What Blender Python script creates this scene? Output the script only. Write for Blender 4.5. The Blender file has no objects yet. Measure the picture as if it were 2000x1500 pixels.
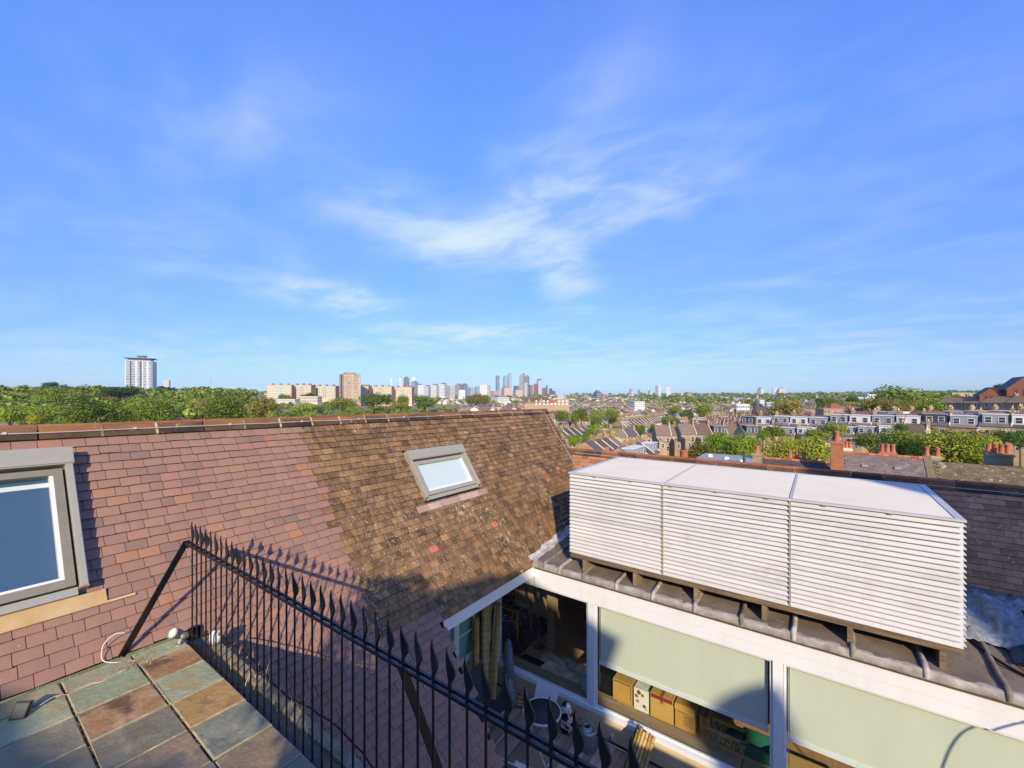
import bpy, math, random
from mathutils import Vector, Matrix, Euler
R = math.radians
rnd = random.Random(7)
sc = bpy.context.scene
COL = sc.collection

# ------------------------------------------------------------------ camera
EYE = Vector((0, 0, 2.25))
YAW = R(36.0)
FPX = 827.0            # focal length in pixels of the 2000 px wide photograph
HOR = 769.0            # row of the eye level
cam_d = bpy.data.cameras.new('camera')
cam = bpy.data.objects.new('camera', cam_d)
COL.objects.link(cam)
cam.location = EYE
cam.rotation_euler = (R(90), 0, YAW)
cam_d.sensor_width = 36
cam_d.lens = 36 * FPX / 2000
cam_d.shift_y = (HOR - 750) / 2000
cam_d.clip_start = 0.05
cam_d.clip_end = 30000
sc.camera = cam

# ------------------------------------------------------------------ light
SUN_EL, SUN_AZ = 25.0, 40.0     # light travels 40 deg from +Y toward -X
SD = Vector((-math.sin(R(SUN_AZ)) * math.cos(R(SUN_EL)), math.cos(R(SUN_AZ)) * math.cos(R(SUN_EL)), -math.sin(R(SUN_EL))))
sun_d = bpy.data.lights.new('sun', 'SUN')
sun = bpy.data.objects.new('sun', sun_d)
COL.objects.link(sun)
sun_d.energy = 4.8
sun_d.angle = R(0.53)
sun_d.color = (1.0, 0.85, 0.63)
sun.rotation_euler = SD.to_track_quat('-Z', 'Y').to_euler()
sc.view_settings.view_transform = 'Standard'
sc.view_settings.look = 'None'
sc.view_settings.gamma = 1
sc.view_settings.exposure = 0.33
sc.view_settings.use_curve_mapping = False
sc.cycles.max_bounces = 6
sc.cycles.transparent_max_bounces = 10
sc.cycles.use_denoising = True

def lin(c):
    if isinstance(c, str):
        c = c.lstrip('#')
        c = [int(c[i:i + 2], 16) / 255 for i in (0, 2, 4)]
    return tuple((x / 12.92 if x <= 0.04045 else ((x + 0.055) / 1.055) ** 2.4) for x in c)

class NT:
    """small helper to wire nodes"""
    def __init__(s, tree):
        s.t = tree
        s.n = tree.nodes
        s.l = tree.links
    def new(s, typ, **kw):
        n = s.n.new(typ)
        for k, v in kw.items():
            setattr(n, k, v)
        return n
    def put(s, sock, v):
        if v is None:
            return
        if isinstance(v, bpy.types.NodeSocket):
            s.l.new(v, sock)
        else:
            sock.default_value = v
    def math(s, op, a, b=None, c=None, clamp=False):
        n = s.new('ShaderNodeMath', operation=op)
        n.use_clamp = clamp
        s.put(n.inputs[0], a); s.put(n.inputs[1], b); s.put(n.inputs[2], c)
        return n.outputs[0]
    def mix(s, f, a, b, mode='MIX'):
        n = s.new('ShaderNodeMix', data_type='RGBA', blend_type=mode)
        s.put(n.inputs[0], f)
        s.put(n.inputs[6], (*a, 1) if isinstance(a, tuple) and len(a) == 3 else a)
        s.put(n.inputs[7], (*b, 1) if isinstance(b, tuple) and len(b) == 3 else b)
        return n.outputs[2]
    def noise(s, vec, scale, detail=4, rough=0.55, dist=0):
        n = s.new('ShaderNodeTexNoise')
        s.put(n.inputs['Vector'], vec)
        n.inputs['Scale'].default_value = scale
        n.inputs['Detail'].default_value = detail
        n.inputs['Roughness'].default_value = rough
        n.inputs['Distortion'].default_value = dist
        return n.outputs[0]
    def ramp(s, f, stops, interp='LINEAR'):
        n = s.new('ShaderNodeValToRGB')
        n.color_ramp.interpolation = interp
        e = n.color_ramp.elements
        while len(e) < len(stops):
            e.new(0.5)
        for el, (p, c) in zip(e, stops):
            el.position = p
            el.color = (*c, 1) if len(c) == 3 else c
        s.put(n.inputs[0], f)
        return n.outputs[0]
    def smooth(s, v, a, b):
        n = s.new('ShaderNodeMapRange', interpolation_type='SMOOTHSTEP')
        s.put(n.inputs[0], v); n.inputs[1].default_value = a; n.inputs[2].default_value = b
        return n.outputs[0]

# ------------------------------------------------------------------ sky
world = bpy.data.worlds.new('World')
sc.world = world
world.use_nodes = True
wt = NT(world.node_tree)
for n in list(wt.n):
    wt.n.remove(n)
w_out = wt.new('ShaderNodeOutputWorld')
w_bg = wt.new('ShaderNodeBackground')
sky = wt.new('ShaderNodeTexSky', sky_type='NISHITA')
sky.sun_disc = False
sky.sun_elevation = R(SUN_EL)
sky.sun_rotation = math.atan2(-SD.x, -SD.y)
sky.altitude = 60
sky.air_density = 1.0
sky.dust_density = 0.35
sky.ozone_density = 2.2
tc = wt.new('ShaderNodeTexCoord')
dirv = tc.outputs['Generated']
sep = wt.new('ShaderNodeSeparateXYZ'); wt.put(sep.inputs[0], dirv)
dx, dy, dz = sep.outputs
hs = wt.new('ShaderNodeHueSaturation')
hs.inputs['Hue'].default_value = 0.513
hs.inputs['Saturation'].default_value = 1.18
hs.inputs['Value'].default_value = 1.0
wt.put(hs.inputs['Color'], sky.outputs[0])
el_up = wt.math('MAXIMUM', dz, 0.0)
lift = wt.ramp(el_up, [(0.0, (0.265, 0.385, 0.79)), (0.09, (0.275, 0.385, 0.575)), (0.29, (0.53, 0.64, 0.95)), (0.52, (0.80, 0.98, 1.35)), (0.67, (1.05, 1.15, 1.48))])
skyc = wt.mix(1.0, wt.mix(1.0, hs.outputs[0], lift, 'MULTIPLY'), (2.0, 2.0, 2.0), 'MULTIPLY')
# thin high clouds: noise on a flat layer overhead, thickest in a few drifts
zc = wt.math('ADD', el_up, 0.10)
lx = wt.math('DIVIDE', dx, zc)
ly = wt.math('DIVIDE', dy, zc)
cmb = wt.new('ShaderNodeCombineXYZ'); wt.put(cmb.inputs[0], lx); wt.put(cmb.inputs[1], ly)
layer = cmb.outputs[0]
def drift(u, v, su, sv, rot):
    """a soft drift of cloud round one direction of the sky; pixel of the photo gives the direction"""
    d = Vector(((u - 1000) / FPX, 1, -(v - HOR) / FPX)).normalized()
    d.rotate(Euler((0, 0, YAW)))
    a = Vector(((u + 1 - 1000) / FPX, 1, -(v - HOR) / FPX)).normalized(); a.rotate(Euler((0, 0, YAW)))
    rt = Vector((math.cos(YAW), math.sin(YAW), 0))
    rt = (rt - d * rt.dot(d)).normalized()
    up = d.cross(rt) * -1
    if up.z < 0:
        up = -up
    e1 = rt * math.cos(R(rot)) + up * math.sin(R(rot))
    e2 = up * math.cos(R(rot)) - rt * math.sin(R(rot))
    def dot(vec):
        n = wt.new('ShaderNodeVectorMath', operation='DOT_PRODUCT')
        wt.put(n.inputs[0], dirv); n.inputs[1].default_value = vec
        return n.outputs['Value']
    p = wt.math('POWER', wt.math('DIVIDE', dot(e1), su), 2)
    q = wt.math('POWER', wt.math('DIVIDE', dot(e2), sv), 2)
    g = wt.math('EXPONENT', wt.math('MULTIPLY', wt.math('ADD', p, q), -1.0))
    return wt.math('MULTIPLY', g, wt.math('GREATER_THAN', dot(d), 0.0))
warp = wt.new('ShaderNodeTexNoise'); wt.put(warp.inputs['Vector'], layer)
warp.inputs['Scale'].default_value = 0.9; warp.inputs['Detail'].default_value = 3
vm = wt.new('ShaderNodeVectorMath', operation='MULTIPLY_ADD')
wt.put(vm.inputs[0], warp.outputs['Color']); vm.inputs[1].default_value = (0.7, 0.7, 0); wt.put(vm.inputs[2], layer)
st = wt.new('ShaderNodeMapping'); wt.put(st.inputs['Vector'], vm.outputs[0])
st.inputs['Rotation'].default_value = (0, 0, R(28)); st.inputs['Scale'].default_value = (0.9, 1.25, 1)
n1 = wt.noise(st.outputs[0], 2.2, 6, 0.55, 0.15)
n2 = wt.noise(layer, 0.6, 3, 0.5)
DR = [(790, 425, .13, .055, -16, .85), (930, 475, .13, .05, 2, 1.0), (1060, 410, .10, .09, 50, .8), (1110, 300, .18, .10, 55, .50), (1250, 380, .16, .08, 24, .40), (655, 580, .11, .030, -12, 1.25),
      (890, 655, .20, .026, 3, .85), (1105, 535, .07, .05, -42, .75), (430, 230, .14, .09, -20, .28), (1250, 390, .16, .06, 25, .32),
      (1600, 260, .4, .14, 12, .16), (350, 470, .25, .08, -10, .2), (1600, 600, .5, .10, 6, .22), (1200, 700, .6, .035, 1, .35), (300, 680, .5, .04, 0, .22)]
tot = None
for u, v, su, sv, rot, k in DR:
    g = wt.math('MULTIPLY', drift(u, v, su, sv, rot), k)
    tot = g if tot is None else wt.math('ADD', tot, g)
everywhere = wt.math('MULTIPLY', wt.smooth(n2, 0.50, 0.85), 0.25)
tot = wt.math('ADD', tot, everywhere)
wisp = wt.smooth(n1, 0.34, 0.86)
cl = wt.math('MULTIPLY', wt.math('MULTIPLY', tot, wt.math('ADD', wt.math('MULTIPLY', wisp, 1.3), 0.10)), wt.smooth(dz, -0.01, 0.03))
cl = wt.math('MULTIPLY', wt.math('SUBTRACT', 1.0, wt.math('EXPONENT', wt.math('MULTIPLY', cl, -1.15))), 0.92)
cloud_c = wt.ramp(el_up, [(0.0, (6.6, 7.6, 8.6)), (1.0, (6.9, 7.4, 8.4))])
skyc2 = wt.mix(cl, skyc, cloud_c)
w_bg.inputs['Strength'].default_value = 0.105
wt.put(w_bg.inputs['Color'], skyc2)
wt.put(w_out.inputs[0], w_bg.outputs[0])

# ------------------------------------------------------------------ helpers
def at(u, v, depth):
    """point of the place seen at that pixel of the photo, that many metres ahead"""
    r = (u - 1000) / FPX * depth
    return Vector((r * math.cos(YAW) - depth * math.sin(YAW), r * math.sin(YAW) + depth * math.cos(YAW), EYE.z - (v - HOR) / FPX * depth))

class MB:
    def __init__(s):
        s.v = []; s.f = []; s.t = []; s.mi = []; s.sm = []; s.cm = 0
    def face(s, pts, tint=0.5, smooth=False):
        b = len(s.v)
        s.v += [tuple(p) for p in pts]
        s.f.append(tuple(range(b, b + len(pts)))); s.t.append(tint); s.mi.append(s.cm); s.sm.append(smooth)
    def mesh(s, verts, faces, tint=0.5, smooth=False):
        b = len(s.v)
        s.v += [tuple(p) for p in verts]
        for f in faces:
            s.f.append(tuple(b + i for i in f)); s.t.append(tint); s.mi.append(s.cm); s.sm.append(smooth)
    def box(s, x0, x1, y0, y1, z0, z1, tint=0.5, M=None):
        P = [Vector(p) for p in ((x0, y0, z0), (x1, y0, z0), (x1, y1, z0), (x0, y1, z0), (x0, y0, z1), (x1, y0, z1), (x1, y1, z1), (x0, y1, z1))]
        if M is not None:
            P = [M @ p for p in P]
        s.mesh(P, [(0, 3, 2, 1), (4, 5, 6, 7), (0, 1, 5, 4), (1, 2, 6, 5), (2, 3, 7, 6), (3, 0, 4, 7)], tint)
    def bar(s, a, b, w, h, tint=0.5, up=(0, 0, 1)):
        a = Vector(a); b = Vector(b)
        d = (b - a).normalized()
        x = d.cross(Vector(up))
        if x.length < 1e-4:
            x = d.cross(Vector((0, 1, 0)))
        x.normalize()
        y = x.cross(d)
        P = []
        for p in (a, b):
            for i, j in ((-1, -1), (1, -1), (1, 1), (-1, 1)):
                P.append(p + x * (i * w / 2) + y * (j * h / 2))
        s.mesh(P, [(3, 2, 1, 0), (4, 5, 6, 7), (0, 1, 5, 4), (1, 2, 6, 5), (2, 3, 7, 6), (3, 0, 4, 7)], tint)
    def tube(s, path, r, n=8, tint=0.5, cap=True, smooth=True):
        path = [Vector(p) for p in path]
        rs = r if isinstance(r, (list, tuple)) else [r] * len(path)
        V = []
        pn = None
        for i, p in enumerate(path):
            d = (path[min(i + 1, len(path) - 1)] - path[max(i - 1, 0)]).normalized()
            if pn is None:
                pn = d.orthogonal().normalized()
            else:
                pn = (pn - d * pn.dot(d))
                pn = pn.normalized() if pn.length > 1e-6 else d.orthogonal().normalized()
            bn = d.cross(pn)
            for k in range(n):
                a = 2 * math.pi * k / n
                V.append(p + (pn * math.cos(a) + bn * math.sin(a)) * rs[i])
        F = []
        for i in range(len(path) - 1):
            for k in range(n):
                k2 = (k + 1) % n
                F.append((i * n + k, i * n + k2, (i + 1) * n + k2, (i + 1) * n + k))
        s.mesh(V, F, tint, smooth)
        if cap:
            s.face(V[:n][::-1], tint); s.face(V[-n:], tint)
    def lathe(s, c, prof, n=16, tint=0.5, smooth=True, M=None):
        c = Vector(c)
        V = []
        for r, z in prof:
            for k in range(n):
                a = 2 * math.pi * k / n
                p = Vector((r * math.cos(a), r * math.sin(a), z))
                if M is not None:
                    p = M @ p
                V.append(c + p)
        F = [(i * n + k, i * n + (k + 1) % n, (i + 1) * n + (k + 1) % n, (i + 1) * n + k) for i in range(len(prof) - 1) for k in range(n)]
        s.mesh(V, F, tint, smooth)
    def prism(s, prof, d, tint=0.5):
        """prof: list of points (closed), swept by vector d"""
        prof = [Vector(p) for p in prof]
        d = Vector(d)
        n = len(prof)
        V = prof + [p + d for p in prof]
        F = [tuple(range(n))[::-1], tuple(range(n, 2 * n))] + [(i, (i + 1) % n, n + (i + 1) % n, n + i) for i in range(n)]
        s.mesh(V, F, tint)
    def data(s, name, mats, org=(0, 0, 0)):
        me = bpy.data.meshes.new(name)
        o = Vector(org)
        me.from_pydata([(p[0] - o.x, p[1] - o.y, p[2] - o.z) for p in s.v], [], s.f)
        for m in (mats if isinstance(mats, (list, tuple)) else [mats]):
            me.materials.append(m)
        a = me.attributes.new('tint', 'FLOAT', 'FACE')
        a.data.foreach_set('value', s.t)
        if any(s.mi):
            me.polygons.foreach_set('material_index', s.mi)
        me.polygons.foreach_set('use_smooth', s.sm)
        me.update()
        return me

ORG = {}
def link(name, data, parent=None):
    o = bpy.data.objects.new(name, data)
    COL.objects.link(o)
    if parent is not None:
        o.parent = parent
        ORG[o.name] = ORG.get(parent.name, Vector((0, 0, 0)))
    return o
def tag(o, label, cat, group=None):
    o['label'] = label; o['category'] = cat
    if group:
        o['group'] = group
    return o
def thing(name, label, cat, loc=(0, 0, 0), group=None):
    o = link(name, None)
    o.location = loc
    o.empty_display_size = 0.2
    ORG[o.name] = Vector(loc)
    return tag(o, label, cat, group)
def part(mb, name, mats, parent, label=None, stuff=False):
    o = link(name, mb.data(name, mats, ORG.get(parent.name, (0, 0, 0))), parent)
    if label:
        o['label'] = label
    if stuff:
        o['kind'] = 'stuff'
    return o
def solo(mb, name, mats, label, cat, loc, group=None):
    """a thing that is a single mesh"""
    o = link(name, mb.data(name, mats, loc))
    o.location = loc
    ORG[o.name] = Vector(loc)
    return tag(o, label, cat, group)
def struct(mb, name, mats):
    o = link(name, mb.data(name, mats))
    o['kind'] = 'structure'
    return o
def kids(o):
    return [c for c in o.children]
CH = {}
def copy_tree(src, parent=None):
    c = src.copy()
    COL.objects.link(c)
    if parent is not None:
        c.parent = parent
    for ch in CH.get(src.name, ()):
        copy_tree(ch, c)
    return c
def note_children(src):
    CH[src.name] = list(src.children)
    for ch in src.children:
        note_children(ch)

# ------------------------------------------------------------------ materials
def mat(name, stops, scale=3.0, na=0.6, ta=1.0, ra=0.0, rough=0.8, bump=0.0, bscale=None, detail=5, metal=0.0, spec=0.3,
        spots=None, trans=0.0, coords='pos', stretch=None, dist=0.0, streak=None):
    """colour ramp driven by the face's own tint, a noise and (ra) a random value per object"""
    m = bpy.data.materials.new(name)
    m.use_nodes = True
    t = NT(m.node_tree)
    b = t.n['Principled BSDF']
    if coords == 'pos':
        vec = t.new('ShaderNodeNewGeometry').outputs['Position']
    else:
        vec = t.new('ShaderNodeTexCoord').outputs['Object']
    if stretch:
        mp = t.new('ShaderNodeMapping'); t.put(mp.inputs['Vector'], vec); mp.inputs['Scale'].default_value = stretch
        vec = mp.outputs[0]
    nz = t.noise(vec, scale, detail, 0.6, dist)
    at_ = t.new('ShaderNodeAttribute', attribute_name='tint')
    f = t.math('ADD', t.math('MULTIPLY', t.math('SUBTRACT', at_.outputs['Fac'], 0.5), ta), 0.5)
    f = t.math('ADD', f, t.math('MULTIPLY', t.math('SUBTRACT', nz, 0.5), na * 2))
    if ra:
        oi = t.new('ShaderNodeObjectInfo')
        f = t.math('ADD', f, t.math('MULTIPLY', t.math('SUBTRACT', oi.outputs['Random'], 0.5), ra))
    f = t.math('MAXIMUM', t.math('MINIMUM', f, 1), 0)
    col = t.ramp(f, [(p, lin(c)) for p, c in stops])
    for sp in (spots or []):
        # spots: (noise scale, threshold low, high, colour, strength, patch scale or 0, patch lo, patch hi)
        s1 = t.noise(vec, sp[0], 3, 0.65)
        k = t.smooth(s1, sp[1], sp[2])
        if sp[5]:
            k = t.math('MULTIPLY', k, t.smooth(t.noise(vec, sp[5], 2, 0.5), sp[6], sp[7]))
        col = t.mix(t.math('MULTIPLY', k, sp[4]), col, lin(sp[3]))
    t.put(b.inputs['Base Color'], col)
    b.inputs['Roughness'].default_value = rough
    b.inputs['Metallic'].default_value = metal
    b.inputs['Specular IOR Level'].default_value = spec
    if bump:
        bn = t.new('ShaderNodeBump')
        bn.inputs['Strength'].default_value = bump
        bn.inputs['Distance'].default_value = 0.01
        t.put(bn.inputs['Height'], t.noise(vec, bscale or scale * 6, 4, 0.6))
        t.put(b.inputs['Normal'], bn.outputs[0])
    if trans:
        tr = t.new('ShaderNodeBsdfTranslucent'); t.put(tr.inputs['Color'], col)
        mx = t.new('ShaderNodeMixShader'); mx.inputs[0].default_value = trans
        t.put(mx.inputs[1], b.outputs[0]); t.put(mx.inputs[2], tr.outputs[0])
        t.put(t.n['Material Output'].inputs[0], mx.outputs[0])
    return m
def plain(name, c, rough=0.6, metal=0.0, var=0.06, scale=8, spec=0.35, bump=0.0):
    a = [x for x in (int(c[i:i + 2], 16) for i in (1, 3, 5))]
    lo = '#%02x%02x%02x' % tuple(max(0, int(x * (1 - var * 2))) for x in a)
    hi = '#%02x%02x%02x' % tuple(min(255, int(x * (1 + var * 2))) for x in a)
    return mat(name, [(0, lo), (0.5, c), (1, hi)], scale=scale, na=0.5, ta=1.0, rough=rough, metal=metal, spec=spec, bump=bump)
def glass(name, tint=(0.86, 0.93, 0.9), refl=1.0):
    m = bpy.data.materials.new(name); m.use_nodes = True
    t = NT(m.node_tree)
    t.n.remove(t.n['Principled BSDF'])
    tr = t.new('ShaderNodeBsdfTransparent'); tr.inputs[0].default_value = (*tint, 1)
    gl = t.new('ShaderNodeBsdfGlossy'); gl.inputs['Roughness'].default_value = 0.02
    lw = t.new('ShaderNodeLayerWeight'); lw.inputs['Blend'].default_value = 0.5
    fz = t.math('ADD', t.math('MULTIPLY', t.math('POWER', lw.outputs['Facing'], 4.0), 0.9), 0.05)
    mx = t.new('ShaderNodeMixShader')
    t.put(mx.inputs[0], t.math('MULTIPLY', fz, refl, clamp=True))
    t.put(mx.inputs[1], tr.outputs[0]); t.put(mx.inputs[2], gl.outputs[0])
    t.put(t.n['Material Output'].inputs[0], mx.outputs[0])
    return m
# ------------------------------------------------------------------ near materials
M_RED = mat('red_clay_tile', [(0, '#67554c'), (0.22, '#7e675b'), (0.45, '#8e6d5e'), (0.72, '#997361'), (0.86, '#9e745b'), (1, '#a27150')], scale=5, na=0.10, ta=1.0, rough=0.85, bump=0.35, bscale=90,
            spots=[(60, 0.62, 0.72, '#6b5552', 0.5, 0, 0, 0), (26, 0.70, 0.76, '#cfc6bb', 0.7, 6, 0.55, 0.7)])
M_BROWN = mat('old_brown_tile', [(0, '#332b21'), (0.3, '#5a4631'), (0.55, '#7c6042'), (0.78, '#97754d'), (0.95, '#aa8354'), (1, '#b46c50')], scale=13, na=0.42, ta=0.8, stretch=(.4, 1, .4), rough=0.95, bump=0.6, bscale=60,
              spots=[(9, 0.58, 0.75, '#352c26', 0.6, 2.5, 0.4, 0.6), (30, 0.59, 0.65, '#c6bba3', 0.9, 1.1, 0.48, 0.60), (62, 0.62, 0.66, '#cfc7b6', 0.8, 0.8, .42, .62), (14, 0.62, 0.72, '#a8875a', 0.5, 0, 0, 0)])
M_RIDGE = mat('weathered_ridge_tile', [(0, '#2e2822'), (0.35, '#4d3f30'), (0.65, '#77593a'), (1, '#97683f')], scale=4, na=0.35, ta=1.0, rough=0.9, bump=0.5, bscale=50,
              spots=[(24, 0.60, 0.68, '#c9bfae', 0.7, 2, 0.5, 0.65), (9, 0.63, 0.72, '#9b7b35', 0.6, 0, 0, 0)])
M_ROLL = mat('terracotta_roll', [(0, '#5a3a2a'), (0.5, '#8b573d'), (1, '#a87252')], scale=6, na=0.4, rough=0.8, bump=0.3)
M_MORTAR = mat('old_mortar', [(0, '#6e604a'), (0.5, '#96845f'), (1, '#bfae88')], scale=20, na=0.5, rough=0.95, bump=0.5)
M_DECKB = plain('roof_underlay', '#1c1714', 0.95)
M_STONE_OCHRE = mat('ochre_flashing', [(0, '#8f7852'), (0.5, '#b29366'), (1, '#c5ad84')], scale=5, na=0.5, rough=0.85, bump=0.2)
M_PINKLEAD = mat('pinkish_flashing', [(0, '#8a7060'), (0.5, '#a38876'), (1, '#b5a08c')], scale=6, na=0.5, rough=0.85)
M_GREYALU = plain('taupe_aluminium', '#a59f8b', 0.45, 0.25, 0.03, spec=0.5)
M_GREYALU2 = plain('dark_taupe_aluminium', '#857f6b', 0.5, 0.2, 0.05, spec=0.5)
M_WHITE = plain('white_paint', '#dedcd8', 0.4, 0, 0.02, 2, spec=0.5)
M_WHITE2 = mat('weathered_white_paint', [(0, '#c6c6c2'), (0.5, '#d9dad8'), (1, '#e0e1df')], scale=3, na=0.4, rough=0.45, stretch=(1, 1, 0.3), spec=0.4, spots=[(7, .60, .76, '#aba79c', .35, 1.5, .45, .65)])
M_RUBBER = plain('black_rubber', '#121212', 0.6)
M_BLUEBLIND = mat('blue_grey_blind', [(0, '#3a4f6b'), (1, '#4a617e')], scale=300, na=0.6, rough=0.8)
M_GREYBLIND = mat('pale_grey_blind', [(0, '#c6cacb'), (1, '#d4d7d6')], scale=40, na=0.5, rough=0.8)
M_IRON = plain('black_painted_iron', '#101012', 0.38, 0.0, 0.2, 20, spec=0.55)
M_CONC = mat('weathered_concrete', [(0, '#4d463a'), (0.4, '#736852'), (0.75, '#978a6d'), (1, '#b5a988')], scale=9, na=0.5, rough=0.95, bump=0.5,
             spots=[(30, 0.6, 0.7, '#3c3a33', 0.6, 0, 0, 0)])
M_LEAD = mat('weathered_lead', [(0, '#4a4138'), (0.35, '#665a4d'), (0.7, '#837666'), (1, '#b5ada3')], scale=2.6, na=0.55, rough=0.7, bump=0.35, bscale=12, spec=0.3,
             spots=[(5, 0.60, 0.74, '#bdb8b2', 0.6, 1.7, 0.45, 0.65), (11, 0.6, 0.7, '#54483b', 0.5, 0, 0, 0)])
M_LEADW = mat('oxidised_lead', [(0, '#5c544a'), (0.4, '#7c7469'), (0.7, '#a19b92'), (1, '#cac6c0')], scale=7, na=0.55, rough=0.65, bump=0.3, bscale=25)
M_LOUVRE = mat('cream_powder_coat', [(0, '#aeada8'), (0.5, '#c5c4c0'), (1, '#d0cfcc')], scale=1.6, na=0.45, ta=0.8, rough=0.5, spec=0.35, spots=[(4, .56, .74, '#a79d8b', .45, 1.0, .4, .65), (40, .66, .72, '#9a9284', .35, 0, 0, 0)])
M_LOUVTOP = mat('pale_mesh_panel', [(0, '#a8a497'), (0.5, '#bab6aa'), (1, '#c6c2b7')], scale=1.5, na=0.35, rough=0.8, spec=0.1)
M_TIMBER = mat('grey_oak', [(0, '#3c3227'), (0.5, '#6d5c47'), (1, '#96836a')], scale=5, na=0.6, rough=0.9, bump=0.4, stretch=(0.4, 6, 6))
M_DECKW = mat('weathered_deck_board', [(0, '#66584b'), (0.45, '#95826f'), (0.8, '#b3a08b'), (1, '#c2b29f')], scale=4, na=0.45, ta=0.8, rough=0.85, bump=0.4, stretch=(7, 0.5, 7))
M_RENDER = mat('stained_cream_render', [(0, '#a08d6c'), (0.5, '#c9b690'), (1, '#d8c9a6')], scale=3, na=0.5, rough=0.9, bump=0.2)
M_BLIND = mat('pale_green_roller_blind', [(0, '#c3c2b2'), (0.5, '#cbcabb'), (1, '#d1d0c2')], scale=2, na=0.35, rough=0.8, stretch=(2, 2, 0.3))
M_GLASS = glass('window_glass', (0.90, 0.95, 0.92))
M_GLASSG = glass('greenish_glass', (0.70, 0.86, 0.80), 1.2)
M_SASHBLIND = plain('sea_green_blind', '#a5c4b6', 0.7, 0, 0.05)

# ------------------------------------------------------------------ terrace
PAV = {'g': ['#868a68', '#9a9d78', '#aeb08e'], 'r': ['#7d5c3d', '#a07b52', '#bfa37c'], 'y': ['#8c6f43', '#b0894f', '#9f9270'], 'b': ['#6c6c58', '#827f68', '#969278'],
       'n': ['#77664f', '#927d60', '#a69478'], 'o': ['#7f7b5e', '#969172', '#a7a182'], 'd': ['#6b654f', '#807860', '#948b70']}
M_PAV = {}
for k, c in PAV.items():
    oth = {'g': '#a58a5c', 'r': '#4d4239', 'y': '#4e4a40', 'b': '#66685a', 'n': '#6f6656', 'o': '#b0925c', 'd': '#7a7a62'}[k]
    M_PAV[k] = mat('slate_paving_' + {'g': 'green', 'r': 'rust', 'y': 'gold', 'b': 'blue', 'n': 'brown', 'o': 'olive', 'd': 'dark'}[k],
                   [(0, c[0]), (0.5, c[1]), (1, c[2])], scale=3.5, na=0.8, rough=0.6, bump=1.0, bscale=14, spec=0.12, dist=1.2, detail=7,
                   spots=[(4, 0.50, 0.64, oth, 0.7, 0, 0, 0), (9, 0.60, 0.70, '#a89a78', 0.35, 0, 0, 0), (60, 0.64, 0.72, '#c2b898', 0.45, 0, 0, 0)])
M_SANDY = mat('sandy_slab_edge', [(0, '#67665a'), (.45, '#7d7a66'), (.7, '#978c6e'), (1, '#b5a67f')], scale=11, na=.8, ta=.6, rough=.8, bump=.5)
M_GROUT = mat('sandy_joint', [(0, '#5c5138'), (0.5, '#97865f'), (1, '#bfae86')], scale=40, na=0.6, rough=0.95, bump=0.5)

mb = MB()
mb.box(-4.83, 6.0, -5.0, 1.40, -0.5, -0.028)
terrace = struct(mb, 'terrace_floor', M_GROUT)
ys = [-2.2, -1.8, -1.4, -1.0, -0.6, -0.2, 0.21, 0.60, 1.02, 1.375]
xs = [-4.80, -4.57, -4.20, -3.80, -3.41, -3.0, -2.61, -2.2, -1.8, -1.4, -1.0, -0.6, -0.2, 0.2, 0.6, 1.0, 1.4]
pat = {8: 'grgybndbgn', 7: 'ogrdnbgdrn', 6: 'ogddbdnbgd', 5: 'gdbdnbdgbd', 4: 'dbndgbdnbd', 3: 'dbdnbgdbdn', 2: 'dbdnbgdbdn', 1: 'dbdnbgdbdn', 0: 'dbdnbgdbdn'}
for j in range(len(ys) - 1):
    for i in range(len(xs) - 1):
        g = 0.010
        x0, x1, y0, y1 = xs[i] + g * rnd.uniform(.4, 1.2), xs[i + 1] - g * rnd.uniform(.4, 1.2), ys[j] + g * .6, ys[j + 1] - g * .6
        if i == 0 and x0 < -4.8:
            x0 = -4.8
        z = rnd.uniform(-0.004, 0.004)
        b = 0.006
        mb = MB()
        P = [Vector((x0, y0, z)), Vector((x1, y0, z + rnd.uniform(-.003, .003))), Vector((x1, y1, z + rnd.uniform(-.003, .003))), Vector((x0, y1, z))]
        P = [p + Vector((rnd.uniform(-.004, .004), rnd.uniform(-.003, .003), 0)) for p in P]
        c = sum(P, Vector()) / 4
        I = [p + (c - p).normalized() * b * 1.4 + Vector((0, 0, 0.006)) for p in P]
        D = [p - Vector((0, 0, 0.03)) for p in P]
        J = [p + Vector((math.copysign(rnd.uniform(.003, .016), c.x - p.x), math.copysign(rnd.uniform(.003, .016), c.y - p.y), .0062)) for p in P]
        tq = rnd.uniform(.3, .7)
        mb.mesh(J, [(0, 1, 2, 3)], tq)
        mb.mesh(P + D, [(4 + k, 4 + (k + 1) % 4, (k + 1) % 4, k) for k in range(4)], tq)
        mb.cm = 1
        mb.mesh(I + J, [(k, (k + 1) % 4, 4 + (k + 1) % 4, 4 + k) for k in range(4)], rnd.uniform(.2, .9))
        mb.mesh(P + I, [(k, (k + 1) % 4, 4 + (k + 1) % 4, 4 + k) for k in range(4)], .9)
        kx = pat[j][i % 10]
        part(mb, 'paving_slab', [M_PAV[kx], M_SANDY], terrace)
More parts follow.
